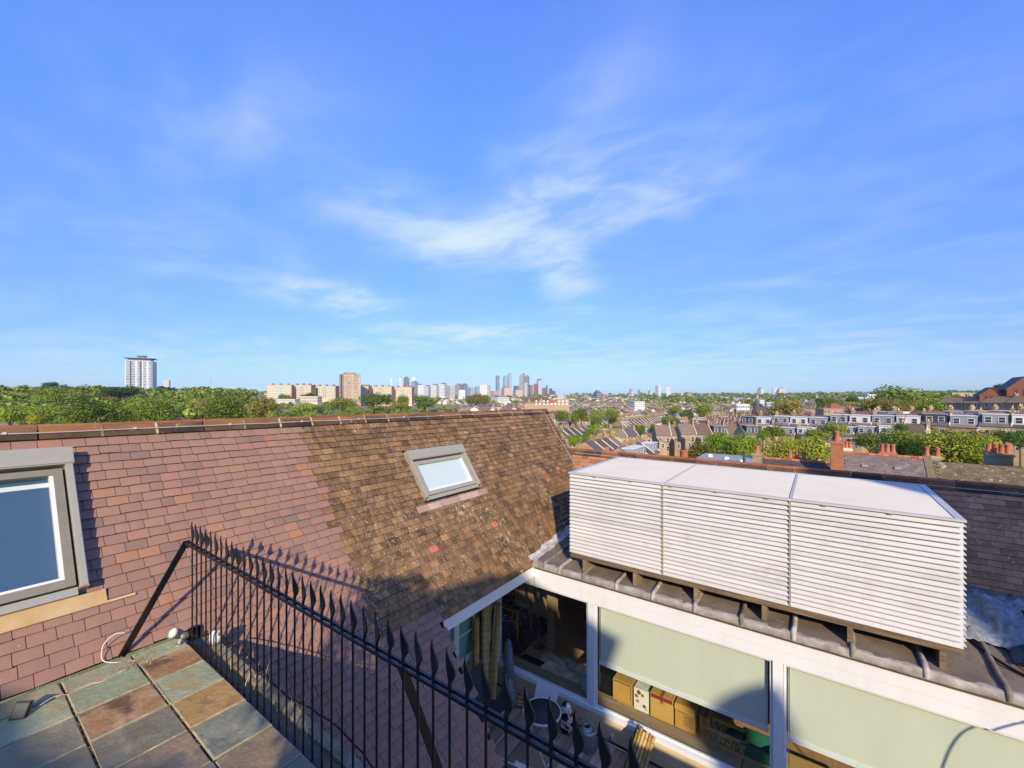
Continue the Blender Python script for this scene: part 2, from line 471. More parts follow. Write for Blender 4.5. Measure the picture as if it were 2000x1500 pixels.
# dry grass and moss in the joints
mb = MB()
def tuft(x, y, z, h, n=5):
    for _ in range(n):
        a = rnd.uniform(0, 6.28); l = h * rnd.uniform(.5, 1.2)
        d = Vector((math.cos(a) * l * .8, math.sin(a) * l * .8, l * .5))
        p = Vector((x + rnd.uniform(-.02, .02), y + rnd.uniform(-.02, .02), z))
        s = Vector((-math.sin(a), math.cos(a), 0)) * 0.0025
        mb.face([p - s, p + s, p + d], rnd.random())
for _ in range(110):
    tuft(-4.80 + rnd.uniform(-.01, .04), rnd.uniform(-1, 1.36), 0, .03, 4)
for _ in range(60):
    tuft(rnd.uniform(-4.6, -3.2), 1.02 + rnd.gauss(0, .008), 0, .018, 4)
for _ in range(40):
    tuft(rnd.uniform(-4.6, -3.4), 0.60 + rnd.gauss(0, .008), 0, .018, 4)
for _ in range(30):
    tuft(rnd.gauss(-4.62, .07), rnd.gauss(1.0, .05), 0, .05, 6)
M_STRAW = mat('dry_moss', [(0, '#6d6a2f'), (0.5, '#a18a4c'), (1, '#c7b27c')], scale=30, na=0.3, rough=0.9)
o = link('joint_grass', mb.data('joint_grass', M_STRAW)); o['kind'] = 'stuff'

# ledge outside the railing with debris
mb = MB()
mb.box(-4.96, -4.56, 1.405, 1.66, -0.35, -0.10, .4)
mb.box(-4.555, 1.2, 1.405, 1.52, -0.35, -0.085, .3)
mb.box(-4.55, 1.2, 1.525, 1.60, -0.35, -0.07, .6)
tag(solo(mb, 'parapet_ledge', M_CONC, 'weathered concrete ledge running along the outside of the black railing', 'ledge', (-2, 1.5, -.1)), 'weathered concrete ledge running along the outside of the black railing', 'ledge')
mb = MB()
for _ in range(60):
    x = rnd.uniform(-4.4, -2.6)
    p = Vector((x, rnd.uniform(1.45, 1.66), -.06)); d = Vector((rnd.gauss(0, .05), rnd.gauss(.0, .05), rnd.uniform(.03, .16)))
    s = Vector((.003, .001, 0))
    mb.face([p - s, p + s, p + d], rnd.uniform(.6, 1))
o = link('dry_grass', mb.data('dry_grass', M_STRAW)); o['kind'] = 'stuff'

# ------------------------------------------------------------------ big tiled roof
CP, SP_ = math.cos(math.atan(1.4)), math.sin(math.atan(1.4))
XF = -4.859
EY, EQ, EN = Vector((0, 1, 0)), Vector((-CP, 0, SP_)), Vector((SP_, 0, CP))
def S(y, q, n=0.0):
    k = 1 - 0.0061 * (y - 0.4) if q > 0 else 1.0
    return Vector((XF, y, 0)) + EQ * (q * k) + EN * n
roof = thing('tiled_roof', 'steep clay tiled roof, new red tiles left and old lichened brown tiles right', 'roof', (XF, 4, 0))
Q0, Q1 = -4.23, 2.22
# boards under the tiles
mb = MB()
N = -0.03
mb.face([S(-2.5, 0, N), S(10.08, 0, N), S(10.08, 2.33, N), S(-2.5, 2.33, N)][::-1])
mb.face([S(1.45, Q0, N), S(4.19, Q0, N), S(4.19, 0, N), S(1.45, 0, N)][::-1])
mb.face([S(4.19, -1.0, N), S(10.08, -1.0, N), S(10.08, 0, N), S(4.19, 0, N)][::-1])
# cheek towards the courtyard recess and back slope of the roof
mb.face([S(4.19, Q0, N), S(4.19, -1.0, N), Vector((-5.3, 4.19, -.88)), Vector((-5.3, 4.19, -3.45))])
part(mb, 'roof_boarding', M_DECKB, roof)
mb = MB()
mb.face([S(-2.5, 2.33, 0), S(10.08, 2.33, 0), Vector((-8.6, 10.08, -1.5)), Vector((-8.6, -2.5, -1.5))][::-1])
mb.face([S(10.08, 2.33, N), S(10.08, -1.0, N), Vector((-4.3, 10.08, -6)), Vector((-8.6, 10.08, -6)), Vector((-8.6, 10.08, -1.5))])
part(mb, 'rear_slope', M_BROWN, roof)

SKY = [(-0.42, 0.82, 0.62, 2.04), (4.74, 6.10, 0.63, 1.55)]
def hole(y, q):
    for y0, y1, q0, q1 in SKY:
        if y0 + .05 < y < y1 - .05 and q0 - .10 < q < q1 - .02:
            return True
    return False
GA = 0.1
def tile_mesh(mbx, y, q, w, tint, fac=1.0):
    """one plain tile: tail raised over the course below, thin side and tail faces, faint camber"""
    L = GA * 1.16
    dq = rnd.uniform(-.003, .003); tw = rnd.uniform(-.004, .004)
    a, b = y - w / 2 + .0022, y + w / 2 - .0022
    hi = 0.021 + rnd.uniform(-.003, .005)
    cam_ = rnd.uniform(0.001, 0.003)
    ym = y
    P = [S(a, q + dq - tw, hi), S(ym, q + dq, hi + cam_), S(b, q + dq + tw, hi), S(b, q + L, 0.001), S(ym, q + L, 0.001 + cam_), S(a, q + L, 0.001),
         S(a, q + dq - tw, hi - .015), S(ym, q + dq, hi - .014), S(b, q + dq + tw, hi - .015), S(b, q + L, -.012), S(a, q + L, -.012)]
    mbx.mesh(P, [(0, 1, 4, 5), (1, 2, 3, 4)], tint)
    mbx.mesh(P, [(6, 7, 1, 0), (7, 8, 2, 1), (8, 9, 3, 2), (10, 6, 0, 5)], .02)  # tail and side faces toned dark, putting course shade into the colour
reds, browns = [], []
nc = 22
for i in range(-43, nc):
    q = i * GA
    off = (i % 2) * .0825 + rnd.uniform(-.012, .012)
    z = q * SP_
    y = -0.95 + off
    while y < 10.05:
        w = 0.165
        if rnd.random() < .05:
            w = 0.11
        yc = y + w / 2
        y += w
        if q < -0.01 and yc < (1.5 if q > -.12 else 1.62):
            continue
        if z < -0.93 and yc > 4.16:
            continue
        if q > 0.0 and hole(yc, q):
            continue
        edge = 3.13 + (.08 if i % 2 else 0)
        isred = yc < edge if q > -1.0 else yc < 4.19
        if q <= -1.08 and yc < 4.19:
            isred = True
        if isred:
            r = rnd.random()
            tint = rnd.gauss(.57, .085) if r < .86 else (rnd.uniform(.24, .40) if r < .97 else rnd.uniform(.78, .96))
            reds.append((yc, q, w, min(1, max(0, tint))))
        else:
            r = rnd.random()
            tint = rnd.gauss(.5, .13) if r < .993 else 1.5
            browns.append((yc, q, w, tint))
def near(t):
    p = S(t[0], t[1]); return (p - EYE).length
def seen(t):
    p = S(t[0], t[1]) - EYE
    w = -p.x * math.sin(YAW) + p.y * math.cos(YAW); r = p.x * math.cos(YAW) + p.y * math.sin(YAW)
    return w > .1 and abs(r / w) < 1.26 and p.z / w > -.92
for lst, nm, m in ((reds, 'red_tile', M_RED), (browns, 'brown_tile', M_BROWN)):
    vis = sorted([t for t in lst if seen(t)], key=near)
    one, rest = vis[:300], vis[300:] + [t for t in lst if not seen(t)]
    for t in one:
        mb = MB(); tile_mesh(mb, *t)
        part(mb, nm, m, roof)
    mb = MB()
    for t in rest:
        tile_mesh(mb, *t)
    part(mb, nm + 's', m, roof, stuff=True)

# ridge: angled tiles with a roll, mortar between
y = -1.2
while y < 10.0:
    L = 0.455
    y1 = min(y + L, 10.08)
    mb = MB()
    tl = rnd.uniform(.25, .7)
    mb.cm = 0
    a, b = y + .006, y1 - .006
    h1, h2 = 0.030 + rnd.uniform(0, .006), 0.030 + rnd.uniform(0, .006)
    for q0, q1, tt in ((2.205, 2.268, tl - .22), (2.268, 2.335, tl + .14)):
        mb.mesh([S(a, q0, h1), S(b, q0, h2), S(b, q1, h2 + .006), S(a, q1, h1 + .006), S(a, q0, h1 - .028), S(b, q0, h2 - .028)], [(0, 1, 2, 3), (4, 5, 1, 0)], tt)
    mb.face([S(a, 2.205, 0), S(a, 2.205, h1), S(a, 2.335, h1), S(a, 2.335, 0)], .2)
    mb.face([S(b, 2.205, 0), S(b, 2.335, 0), S(b, 2.335, h2), S(b, 2.205, h2)], .2)
    pr = part(mb, 'ridge_tile', M_RIDGE, roof)
    mb = MB()
    mb.tube([S(y + .004, 2.352, .022), S(y1 - .004, 2.352, .022 + rnd.uniform(-.004, .004))], .025, 10, rnd.uniform(.2, .7))
    part(mb, 'roll', M_ROLL, pr)
    y += L
mb = MB()
y = -1.2
while y < 10.0:
    if rnd.random() < .75:
        mb.mesh([S(y - .014, 2.20, .0), S(y + .014, 2.20, .0), S(y + .012, 2.345, .045), S(y - .012, 2.345, .045), S(y - .012, 2.205, .036), S(y + .012, 2.205, .036)], [(0, 1, 5, 4), (4, 5, 2, 3)], rnd.random())
    y += .455
part(mb, 'mortar_joint', M_MORTAR, roof, stuff=True)
# verge strip of mortar at the far gable
mb = MB()
for k in range(24):
    q = -1.0 + k * .14
    mb.mesh([S(10.05, q, -.03), S(10.09, q, -.03), S(10.09, q + .14, -.03), S(10.05, q + .14, -.03), S(10.05, q, .03), S(10.09, q, .03), S(10.09, q + .14, .03), S(10.05, q + .14, .03)],
            [(4, 5, 6, 7), (0, 4, 7, 3), (1, 2, 6, 5)], rnd.random())
part(mb, 'verge', M_MORTAR, roof)

# roof windows ------------------------------------------------------
def sbox(mbx, y0, y1, q0, q1, n0, n1, tint=.5):
    P = [S(y0, q0, n0), S(y1, q0, n0), S(y1, q1, n0), S(y0, q1, n0), S(y0, q0, n1), S(y1, q0, n1), S(y1, q1, n1), S(y0, q1, n1)]
    mbx.mesh(P, [(0, 3, 2, 1), (4, 5, 6, 7), (0, 1, 5, 4), (1, 2, 6, 5), (2, 3, 7, 6), (3, 0, 4, 7)], tint)
def skylight(y0, y1, q0, q1, blind, label, lift_, big):
    mb = MB()
    fw = .095 if big else .085
    sbox(mb, y0, y1, q0, q1, -.02, .012)
    root = part(mb, 'roof_window', M_GREYALU2, roof, label)
    mb = MB()
    fr = lift_
    # side covers, rounded by two steps
    for a, b in ((y0, y0 + fw * .62), (y1 - fw * .62, y1)):
        sbox(mb, a, b, q0 + .02, q1 - .18, .0, fr - .012)
        sbox(mb, a + .008, b - .008, q0 + .028, q1 - .18, fr - .012, fr)
    sbox(mb, y0 + fw * .7, y1 - fw * .7, q0 - .02, q0 + .045, .012, fr * .55)
    part(mb, 'side_cover', M_GREYALU, root)
    mb = MB()
    sbox(mb, y0 - .004, y1 + .004, q1 - .19, q1, .0, fr + .004)
    sbox(mb, y0 - .004, y1 + .004, q1 - .18, q1 - .012, fr + .004, fr + .014)
    part(mb, 'hood', M_GREYALU, root)
    a, b = y0 + fw * .62 + .018, y1 - fw * .62 - .018
    c, d = q0 + .055, q1 - .215
    mb = MB()
    s = .062
    sbox(mb, a, a + s, c, d, .012, fr - .03, .45); sbox(mb, b - s, b, c, d, .012, fr - .03, .45)
    sbox(mb, a + s, b - s, c, c + s * 1.15, .012, fr - .034, .55); sbox(mb, a + s, b - s, d - s, d, .012, fr - .034, .55)
    part(mb, 'sash', M_GREYALU2 if big else M_GREYALU, root)
    mb = MB()
    i0, i1, j0, j1 = a + s, b - s, c + s * 1.15, d - s
    e = .026
    sbox(mb, i0, i0 + e, j0, j1, .012, fr - .05); sbox(mb, i1 - e, i1, j0, j1, .012, fr - .05)
    sbox(mb, i0 + e, i1 - e, j0, j0 + e, .012, fr - .052)
    part(mb, 'inner_lining', M_WHITE, root)
    mb = MB()
    if big:
        sbox(mb, i0 + e, i1 - e, j1 - .085, j1 - .04, .012, .030)
    else:
        sbox(mb, i0 + e, i1 - e, j0 + e, j0 + .06, .012, .030)
    part(mb, 'vent_bar', M_WHITE, root)
    mb = MB()
    mb.face([S(i0 + e, j0 + e, .016), S(i1 - e, j0 + e, .016), S(i1 - e, j1, .016), S(i0 + e, j1, .016)])
    part(mb, 'roller_blind', blind, root)
    mb = MB()
    mb.face([S(i0, j0, fr - .056), S(i1, j0, fr - .056), S(i1, j1, fr - .056), S(i0, j1, fr - .056)])
    part(mb, 'pane', M_GLASS, root)
    mb = MB()
    sbox(mb, y0 + fw * .62, y0 + fw * .62 + .016, c, d, .012, fr - .06); sbox(mb, y1 - fw * .62 - .016, y1 - fw * .62, c, d, .012, fr - .06)
    sbox(mb, y0, y1, q0 - .045, q0 - .021, .0, .012)
    part(mb, 'gasket', M_RUBBER, root)
    for k, ry in enumerate((a + s * .5, b - s * .5)):
        mb = MB()
        for t_ in (.2, .5, .8):
            mb.lathe(S(ry, c + (d - c) * t_, fr - .03), [(.005, 0), (.005, .004), (0, .005)], 6, M=EN.to_track_quat('Z', 'Y').to_matrix())
        part(mb, 'screw', M_LEADW, root, stuff=True)
    return root
sk1 = skylight(*SKY[0], M_BLUEBLIND, 'nearer roof window with dark blue blind and tall taupe frame', .135, True)
sk2 = skylight(*SKY[1], M_GREYBLIND, 'farther roof window with pale grey blind in the brown tiles', .10, False)
mb = MB()
sbox(mb, -.6, .93, .47, .60, .022, .030, .6)
sbox(mb, .93, 1.12, .47, .490, .022, .030, .8)
part(mb, 'flashing_apron', M_STONE_OCHRE, roof, 'ochre stained apron below the nearer roof window')
mb = MB()
for k in range(7):
    a = 4.52 + k * .245
    sbox(mb, a, a + .242, .445, .555, .020, .030, rnd.uniform(.2, .9))
part(mb, 'flashing_apron', M_PINKLEAD, roof, 'pinkish apron below the farther roof window')

# lightning tape along the ridge and down the far verge
M_CLIP = plain('pale_clip', '#b5aea4', .6)
M_TAPE = plain('grey_cable', '#a49d94', 0.7, 0, 0.08)
pts = [S(-1.2 + k * .3, 2.268 + rnd.gauss(0, .0025), .048) for k in range(37)] + [S(9.80, 2.25, .05)]
pts += [S(9.80 + .02 * math.sin(k), 2.2 - k * .15, .036) for k in range(1, 15)]
mb = MB(); mb.tube(pts, .007, 6)
ca = thing('lightning_conductor', 'thin grey cable clipped along the brown ridge and down the far verge', 'cable', S(4, 2.27, .05))
part(mb, 'cable', M_TAPE, ca)
for k in range(12):
    y = -.8 + k * .93 + .28
    if y > 9.7: break
    mb = MB(); sbox(mb, y - .013, y + .013, 2.256, 2.282, .040, .062)
    part(mb, 'clip', M_CLIP, ca)

# ------------------------------------------------------------------ railing
rail = thing('railing', 'black wrought iron railing with leaf finials along the terrace edge', 'railing', (-2.5, 1.40, 0))
RZ = .875
mb = MB(); mb.bar((-4.735, 1.383, RZ), (-.47, 1.383, RZ + .012), .014, .016); part(mb, 'top_rail', M_IRON, rail)
mb = MB(); mb.bar((-4.735, 1.417, RZ), (-.47, 1.417, RZ + .012), .014, .016); part(mb, 'top_rail', M_IRON, rail)
mb = MB(); mb.bar((-4.68, 1.40, -.03), (-.47, 1.40, -.03), .03, .012); part(mb, 'bottom_rail', M_IRON, rail)
nb = 39
for k in range(nb):
    x = -4.595 + k * .1075
    mb = MB()
    w = .0065
    mb.tube([(x, 1.40, -.06), (x, 1.40, RZ + .035)], w, 8)
    mb.tube([(x, 1.40, RZ - .012), (x, 1.40, RZ + .012)], .011, 8)
    b_ = part(mb, 'baluster', M_IRON, rail)
    mb = MB()
    # flame shaped leaf, flat, bent and twisted a little, each its own way
    n = 12
    tw = rnd.uniform(-.25, .25) + (1.1 if rnd.random() < .05 else 0); bend = rnd.uniform(-.006, .006)
    V = []
    ws = [.0065, .0065, .010, .017, .0225, .0235, .0205, .016, .0115, .008, .005, .003, .001]
    for i in range(n + 1):
        t_ = i / n
        z = RZ + .03 + t_ * .185
        sx = .011 * math.sin(t_ * 6.0 - .4) * (t_ > .15) + bend * t_
        a = tw + .5 * (t_ - .4)
        th = .003 + .0035 * (1 - t_)
        c_, s_ = math.cos(a), math.sin(a)
        for i_, j_ in ((-1, -1), (1, -1), (1, 1), (-1, 1)):
            lx_, ly_ = sx + i_ * ws[i], j_ * th
            V.append((x + lx_ * c_ - ly_ * s_, 1.40 + lx_ * s_ + ly_ * c_, z))
    F = []
    for i in range(n):
        for q_ in range(4):
            F.append((i * 4 + q_, i * 4 + (q_ + 1) % 4, i * 4 + 4 + (q_ + 1) % 4, i * 4 + 4 + q_))
    F.append((n * 4, n * 4 + 1, n * 4 + 2, n * 4 + 3))
    mb.mesh(V, F, .5)
    part(mb, 'finial', M_IRON, b_)
mb = MB(); mb.bar((-4.735, 1.397, RZ + .005), (-4.83, .965, -.0), .055, .012, up=(1, .3, 0)); part(mb, 'brace', M_IRON, rail)
mb = MB(); mb.tube([(-4.74, 1.375, RZ), (-4.74, 1.425, RZ)], .017, 10); mb.bar((-4.735, 1.385, RZ), (-4.72, 1.41, RZ - .05), .03, .008); part(mb, 'end_collar', M_IRON, rail)
mb = MB(); mb.bar((-1.74, 1.42, RZ), (-1.74, 1.79, -.14), .045, .012, up=(1, 0, 0)); part(mb, 'brace', M_IRON, rail)

# ------------------------------------------------------------------ small things on the terrace
M_LAMP = plain('grey_lamp_casting', '#8b877f', 0.5, 0.3, 0.05)
M_LENS = plain('frosted_lens', '#cfcabb', 0.3, 0, 0.05)
p0 = at(340, 1262, 2.25 * FPX / (1262 - HOR))
sl = thing('spotlight', 'small round grey spotlight tilted up at the terrace corner by the tiles', 'lamp', p0)
ax = Vector((.35, -.75, .62)).normalized()
MM = ax.to_track_quat('Z', 'Y').to_matrix()
mb = MB(); hc = p0 + Vector((.0, .02, .10))
mb.lathe(hc, [(0, -.055), (.03, -.055), (.036, -.03), (.040, .03), (.047, .04), (.047, .055), (.038, .055), (.038, .045)], 20, M=MM)
for k in range(14):
    a = k * math.pi / 7
    mb.bar(hc + MM @ Vector((.034 * math.cos(a), .034 * math.sin(a), -.04)), hc + MM @ Vector((.042 * math.cos(a), .042 * math.sin(a), .03)), .006, .006)
part(mb, 'housing', M_LAMP, sl)
mb = MB(); mb.lathe(hc, [(0, .047), (.02, .048), (.038, .046)], 20, M=MM); mb.lathe(hc, [(.022, .049), (.026, .053), (.03, .049)], 20, .3, M=MM); part(mb, 'lens', M_LENS, sl)
mb = MB(); mb.bar(p0 + Vector((.01, .03, 0)), hc + ax * -.05, .022, .006); mb.lathe(p0 + Vector((.01, .03, 0)), [(0, .01), (.03, .01), (.03, 0)], 12); mb.lathe(hc + Vector((.045, .035, -.02)), [(0, .008), (.022, .008), (.022, 0), (0, 0)], 12, M=Matrix.Rotation(1.2, 3, 'Y')); part(mb, 'bracket', M_LAMP, sl)
p1 = Vector((-4.53, 1.56, -.05))
sl2 = thing('junction_box', 'small white round junction box behind the first balusters', 'box', p1)
mb = MB(); mb.lathe(p1, [(0, 0), (.045, 0), (.05, .04), (.045, .09), (.02, .105), (0, .107)], 16); part(mb, 'casing', M_WHITE, sl2)
mb = MB(); mb.lathe(p1 + Vector((.03, .02, .07)), [(0, .05), (.02, .05), (.025, .0), (0, 0)], 10); part(mb, 'gland', M_LAMP, sl2)
# cable on the ledge
mb = MB()
pts = [Vector((-4.45 + k * .11, 1.63 + .025 * math.sin(k * .5) + rnd.gauss(0, .004), -.055)) for k in range(30)]
mb.tube(pts, .006, 6)
solo(mb, 'black_cable', M_RUBBER, 'black cable looping along the concrete ledge outside the railing', 'cable', (-3.5, 1.63, 0))
# thin pale wire from the brace to the black lamp
pb = at(40, 1402, 2.25 * FPX / (1402 - HOR))
bl = thing('black_floodlight', 'small square black floodlight lying on the slate paving', 'lamp', pb)
MB_R = Matrix.Translation(pb + Vector((0, 0, .05))) @ Euler((R(62), R(6), R(52))).to_matrix().to_4x4()
mb = MB(); mb.box(-.042, .042, -.05, .05, -.008, .008, M=MB_R); mb.box(-.048, .048, -.056, .056, -.014, -.006, M=MB_R); mb.box(-.026, .026, -.034, .034, -.034, -.014, M=MB_R); part(mb, 'housing', M_RUBBER, bl)
mb = MB(); mb.face([MB_R @ Vector(p) for p in ((-.035, -.042, .0095), (.035, -.042, .0095), (.035, .042, .0095), (-.035, .042, .0095))]); part(mb, 'lens', plain('dark_lens', '#3d4442', 0.2), bl)
w0 = at(60, 1392, 2.25 * FPX / (1392 - HOR)) + Vector((0, 0, .01)); w1 = at(135, 1357, 2.25 * FPX / (1357 - HOR)) + Vector((0, 0, .008))
w2 = at(200, 1332, 2.25 * FPX / (1332 - HOR)) + Vector((0, 0, .008)); w3 = at(268, 1290, 2.25 * FPX / (1290 - HOR)) + Vector((0, 0, .008))
def smooth_path(P, n=8):
    out = []
    for i in range(len(P) - 1):
        a = P[max(i - 1, 0)]; b = P[i]; c = P[i + 1]; d = P[min(i + 2, len(P) - 1)]
        for k in range(n):
            t_ = k / n
            out.append(.5 * ((2 * b) + (c - a) * t_ + (2 * a - 5 * b + 4 * c - d) * t_ ** 2 + (3 * b - a - 3 * c + d) * t_ ** 3))
    return out + [P[-1]]
mb = MB(); mb.tube(smooth_path([w0, (w0 + w1) / 2 + Vector((0, .02, .03)), w1, (w1 + w2) / 2 + Vector((-.02, .03, 0)), w2, (w2 + w3) / 2 + Vector((.03, .03, 0)), w3]), .0035, 5)
solo(mb, 'thin_wire', plain('pale_wire', '#b3aca0', .6), 'thin pale wire wandering over the paving from the black floodlight', 'wire', w2)
wl = [Vector((-4.66, 1.02, .004)), Vector((-4.74, .93, .004)), Vector((-4.83, .85, .03)), Vector((-4.865, .86, .14)), Vector((-4.86, .93, .20)), Vector((-4.84, .99, .19))]
mb = MB(); mb.tube(smooth_path(wl), .004, 5)
solo(mb, 'wire_loop', plain('white_wire', '#d6d0c6', .6), 'loop of white wire round the foot of the black brace', 'wire', wl[2])
mb = MB(); mb.bar(Vector((-4.815, 1.03, .155)) - Vector((.04, 0, 0)), Vector((-4.815, 1.03, .155)) + Vector((.03, .0, 0)), .03, .012)
# ------------------------------------------------------------------ courtyard extension
YW = 6.565
ext = thing('glazed_extension', 'white framed glazed extension with roller blinds under a lead flat roof', 'extension', (-.5, YW, -3.45))
def xb(x0, x1, y0, y1, z0, z1, name, m, parent=None, tint=.5, label=None):
    mb = MB(); mb.box(x0, x1, y0, y1, z0, z1, tint)
    return part(mb, name, m, parent or ext, label)
# fascia boards of the window wall and of the side over the sash windows
xb(-4.23, 3.6, YW - .055, YW, -1.10, -.925, 'fascia', M_WHITE2)
xb(-4.23, 3.6, YW - .045, YW, -1.262, -1.104, 'fascia', M_WHITE2)
xb(-4.275, -4.225, 4.20, YW - .06, -1.085, -.905, 'fascia', M_WHITE2)
xb(-5.3, -4.28, 4.21, YW, -1.10, -1.05, 'soffit', M_WHITE2)
xb(-5.3, 3.6, YW + .005, YW + .10, -1.27, -1.10, 'head_beam', M_WHITE2)
for x in (-5.19, -3.165, -.50, 2.20):
    xb(x, x + .115, YW - .035, YW + .08, -2.98, -1.264, 'post', M_WHITE2)
xb(-5.3, 3.6, YW - .06, YW + .06, -3.06, -2.985, 'sill', M_WHITE2)
xb(-5.3, 3.6, YW - .04, YW + .055, -3.40, -3.062, 'wall', M_RENDER)
xb(-5.3, 3.6, YW - .045, YW - .01, -3.45, -3.402, 'plinth', plain('dark_plinth', '#4a4540', .9))
for k, (a, b) in enumerate(((-5.075, -3.17), (-3.045, -.505), (-.38, 2.195))):
    f = xb(a, b, YW - .005, YW + .03, -2.984, -2.955, 'window', M_WHITE2)
    mb = MB()
    mb.box(a, b, YW - .005, YW + .03, -1.30, -1.266); mb.box(a, a + .03, YW - .005, YW + .03, -2.954, -1.302); mb.box(b - .03, b, YW - .005, YW + .03, -2.954, -1.302)
    part(mb, 'frame', M_WHITE2, f)
    mb = MB(); mb.face([(a + .03, YW + .012, -2.954), (b - .03, YW + .012, -2.954), (b - .03, YW + .012, -1.302), (a + .03, YW + .012, -1.302)]); part(mb, 'pane', M_GLASS, f)
    if k:
        zb = -2.24
        mb = MB()
        nx = 24
        V = []; F = []
        for i in range(nx + 1):
            x = a + .06 + (b - a - .12) * i / nx
            for j in range(5):
                z = -1.31 + (zb + 1.31) * j / 4
                V.append((x, YW + .075 + .004 * math.sin(i * .8 + k) * j / 4 + rnd.gauss(0, .0012), z))
        for i in range(nx):
            for j in range(4):
                F.append((i * 5 + j, i * 5 + j + 1, i * 5 + j + 6, i * 5 + j + 5))
        mb.mesh(V, F, .5, True)
        bl_ = part(mb, 'roller_blind', M_BLIND, f)
        mb = MB(); mb.box(a + .05, b - .05, YW + .06, YW + .085, zb - .06, zb + .0); part(mb, 'hem_bar', M_WHITE2, bl_)
        mb = MB(); mb.tube([(a + .045, YW + .06, -1.31), (a + .047, YW + .062, zb - .2), (a + .052, YW + .07, zb - .5), (a + .06, YW + .07, zb - .2)], .004, 5); part(mb, 'pull_chain', M_WHITE2, bl_)
# side wall with sash windows
xb(-5.36, -5.30, 4.20, YW, -3.45, -2.70, 'side_wall', M_RENDER)
xb(-5.33, -5.27, 4.20, YW - .04, -2.70, -2.64, 'sill', M_WHITE2)
for y0, y1 in ((4.25, 5.565), (5.565, 6.56)):
    mb = MB()
    xw = -5.30
    mb.box(xw - .03, xw + .03, y0, y0 + .06, -2.64, -1.10); mb.box(xw - .03, xw + .03, y1 - .055, y1 - .003, -2.64, -1.10)
    mb.box(xw - .025, xw + .02, y0 + .06, y1 - .055, -2.639, -2.60); mb.box(xw - .025, xw + .02, y0 + .06, y1 - .055, -1.14, -1.102)
    w = part(mb, 'sash_window', M_WHITE2, ext)
    mb = MB()
    ym = (y0 + y1) / 2 + .0
    mb.box(xw - .012, xw + .012, ym - .012, ym + .012, -2.60, -1.14)
    if y0 < 5:
        mb.box(xw - .012, xw + .012, ym + .30, ym + .324, -2.60, -1.14)
    mb.box(xw - .010, xw + .010, y0 + .06, y1 - .055, -2.19, -2.165)
    mb.box(xw - .010, xw + .010, y0 + .06, y1 - .055, -1.66, -1.635)
    part(mb, 'glazing_bars', M_WHITE2, w)
    mb = MB(); mb.face([(xw, y0 + .06, -2.6), (xw, y1 - .055, -2.6), (xw, y1 - .055, -1.14), (xw, y0 + .06, -1.14)]); part(mb, 'pane', M_GLASSG, w)
    mb = MB(); mb.face([(xw - .04, y0 + .05, -2.62), (xw - .04, y1 - .05, -2.62), (xw - .04, y1 - .05, -1.12), (xw - .04, y0 + .05, -1.12)]); part(mb, 'blind', M_SASHBLIND, w)
# gutter between the tiles and the side fascia
mb = MB()
mb.prism([(-4.40, 4.20, -.86), (-4.22, 4.20, -.895), (-4.22, 4.20, -.905), (-4.40, 4.20, -.87)], (0, YW - 4.26, 0), .3)
mb.prism([(-4.225, 4.20, -.90), (-4.225, 4.20, -.86), (-4.235, 4.20, -.86), (-4.235, 4.20, -.90)], (0, YW - 4.26, 0), .2)
part(mb, 'lead_gutter', plain('dark_lead', '#4d4843', .7, 0, .15), ext)
# room behind
M_ROOMW = plain('room_wall', '#d2ccbe', .8)
M_FLOORW = mat('oak_floor', [(0, '#94704e'), (0.5, '#b58a60'), (1, '#c9a67c')], scale=3, na=.5, rough=.5, stretch=(6, .5, 1))
mb = MB(); mb.box(-7.2, 3.6, YW + .11, 10.6, -3.50, -3.45); part(mb, 'room_floor', M_FLOORW, ext)
mb = MB()
mb.face([(-7.2, 10.55, -3.45), (3.6, 10.55, -3.45), (3.6, 10.55, -1.0), (-7.2, 10.55, -1.0)][::-1]); mb.box(-7.25, -7.2, YW + .1, 10.55, -3.45, -3.25); mb.box(-7.25, -7.2, YW + .1, 10.55, -1.1, -1.0); mb.box(-7.25, -7.2, YW + .1, 6.75, -3.25, -1.1); mb.box(-7.25, -7.2, 10.4, 10.55, -3.25, -1.1)  # wall left open on the west side, an added opening to brighten the room
mb.face([(3.6, YW + .1, -3.45), (3.6, 10.55, -3.45), (3.6, 10.55, -1.0), (3.6, YW + .1, -1.0)])
part(mb, 'room_wall', M_ROOMW, ext)
mb = MB(); mb.box(-7.2, -5.4, YW - 2.4, YW + .1, -3.5, -1.0); part(mb, 'loft_wall', M_ROOMW, ext)
# window board
M_BOARD = mat('limed_oak_board', [(0, '#6d5a45'), (0.5, '#9c8567'), (1, '#b9a384')], scale=3, na=.5, rough=.6, stretch=(.5, 7, 7))
xb(-5.2, -.9, YW + .10, YW + .36, -3.06, -3.02, 'window_board', M_BOARD)
xb(-.88, 3.4, YW + .10, YW + .36, -3.06, -3.022, 'window_board', M_BOARD)

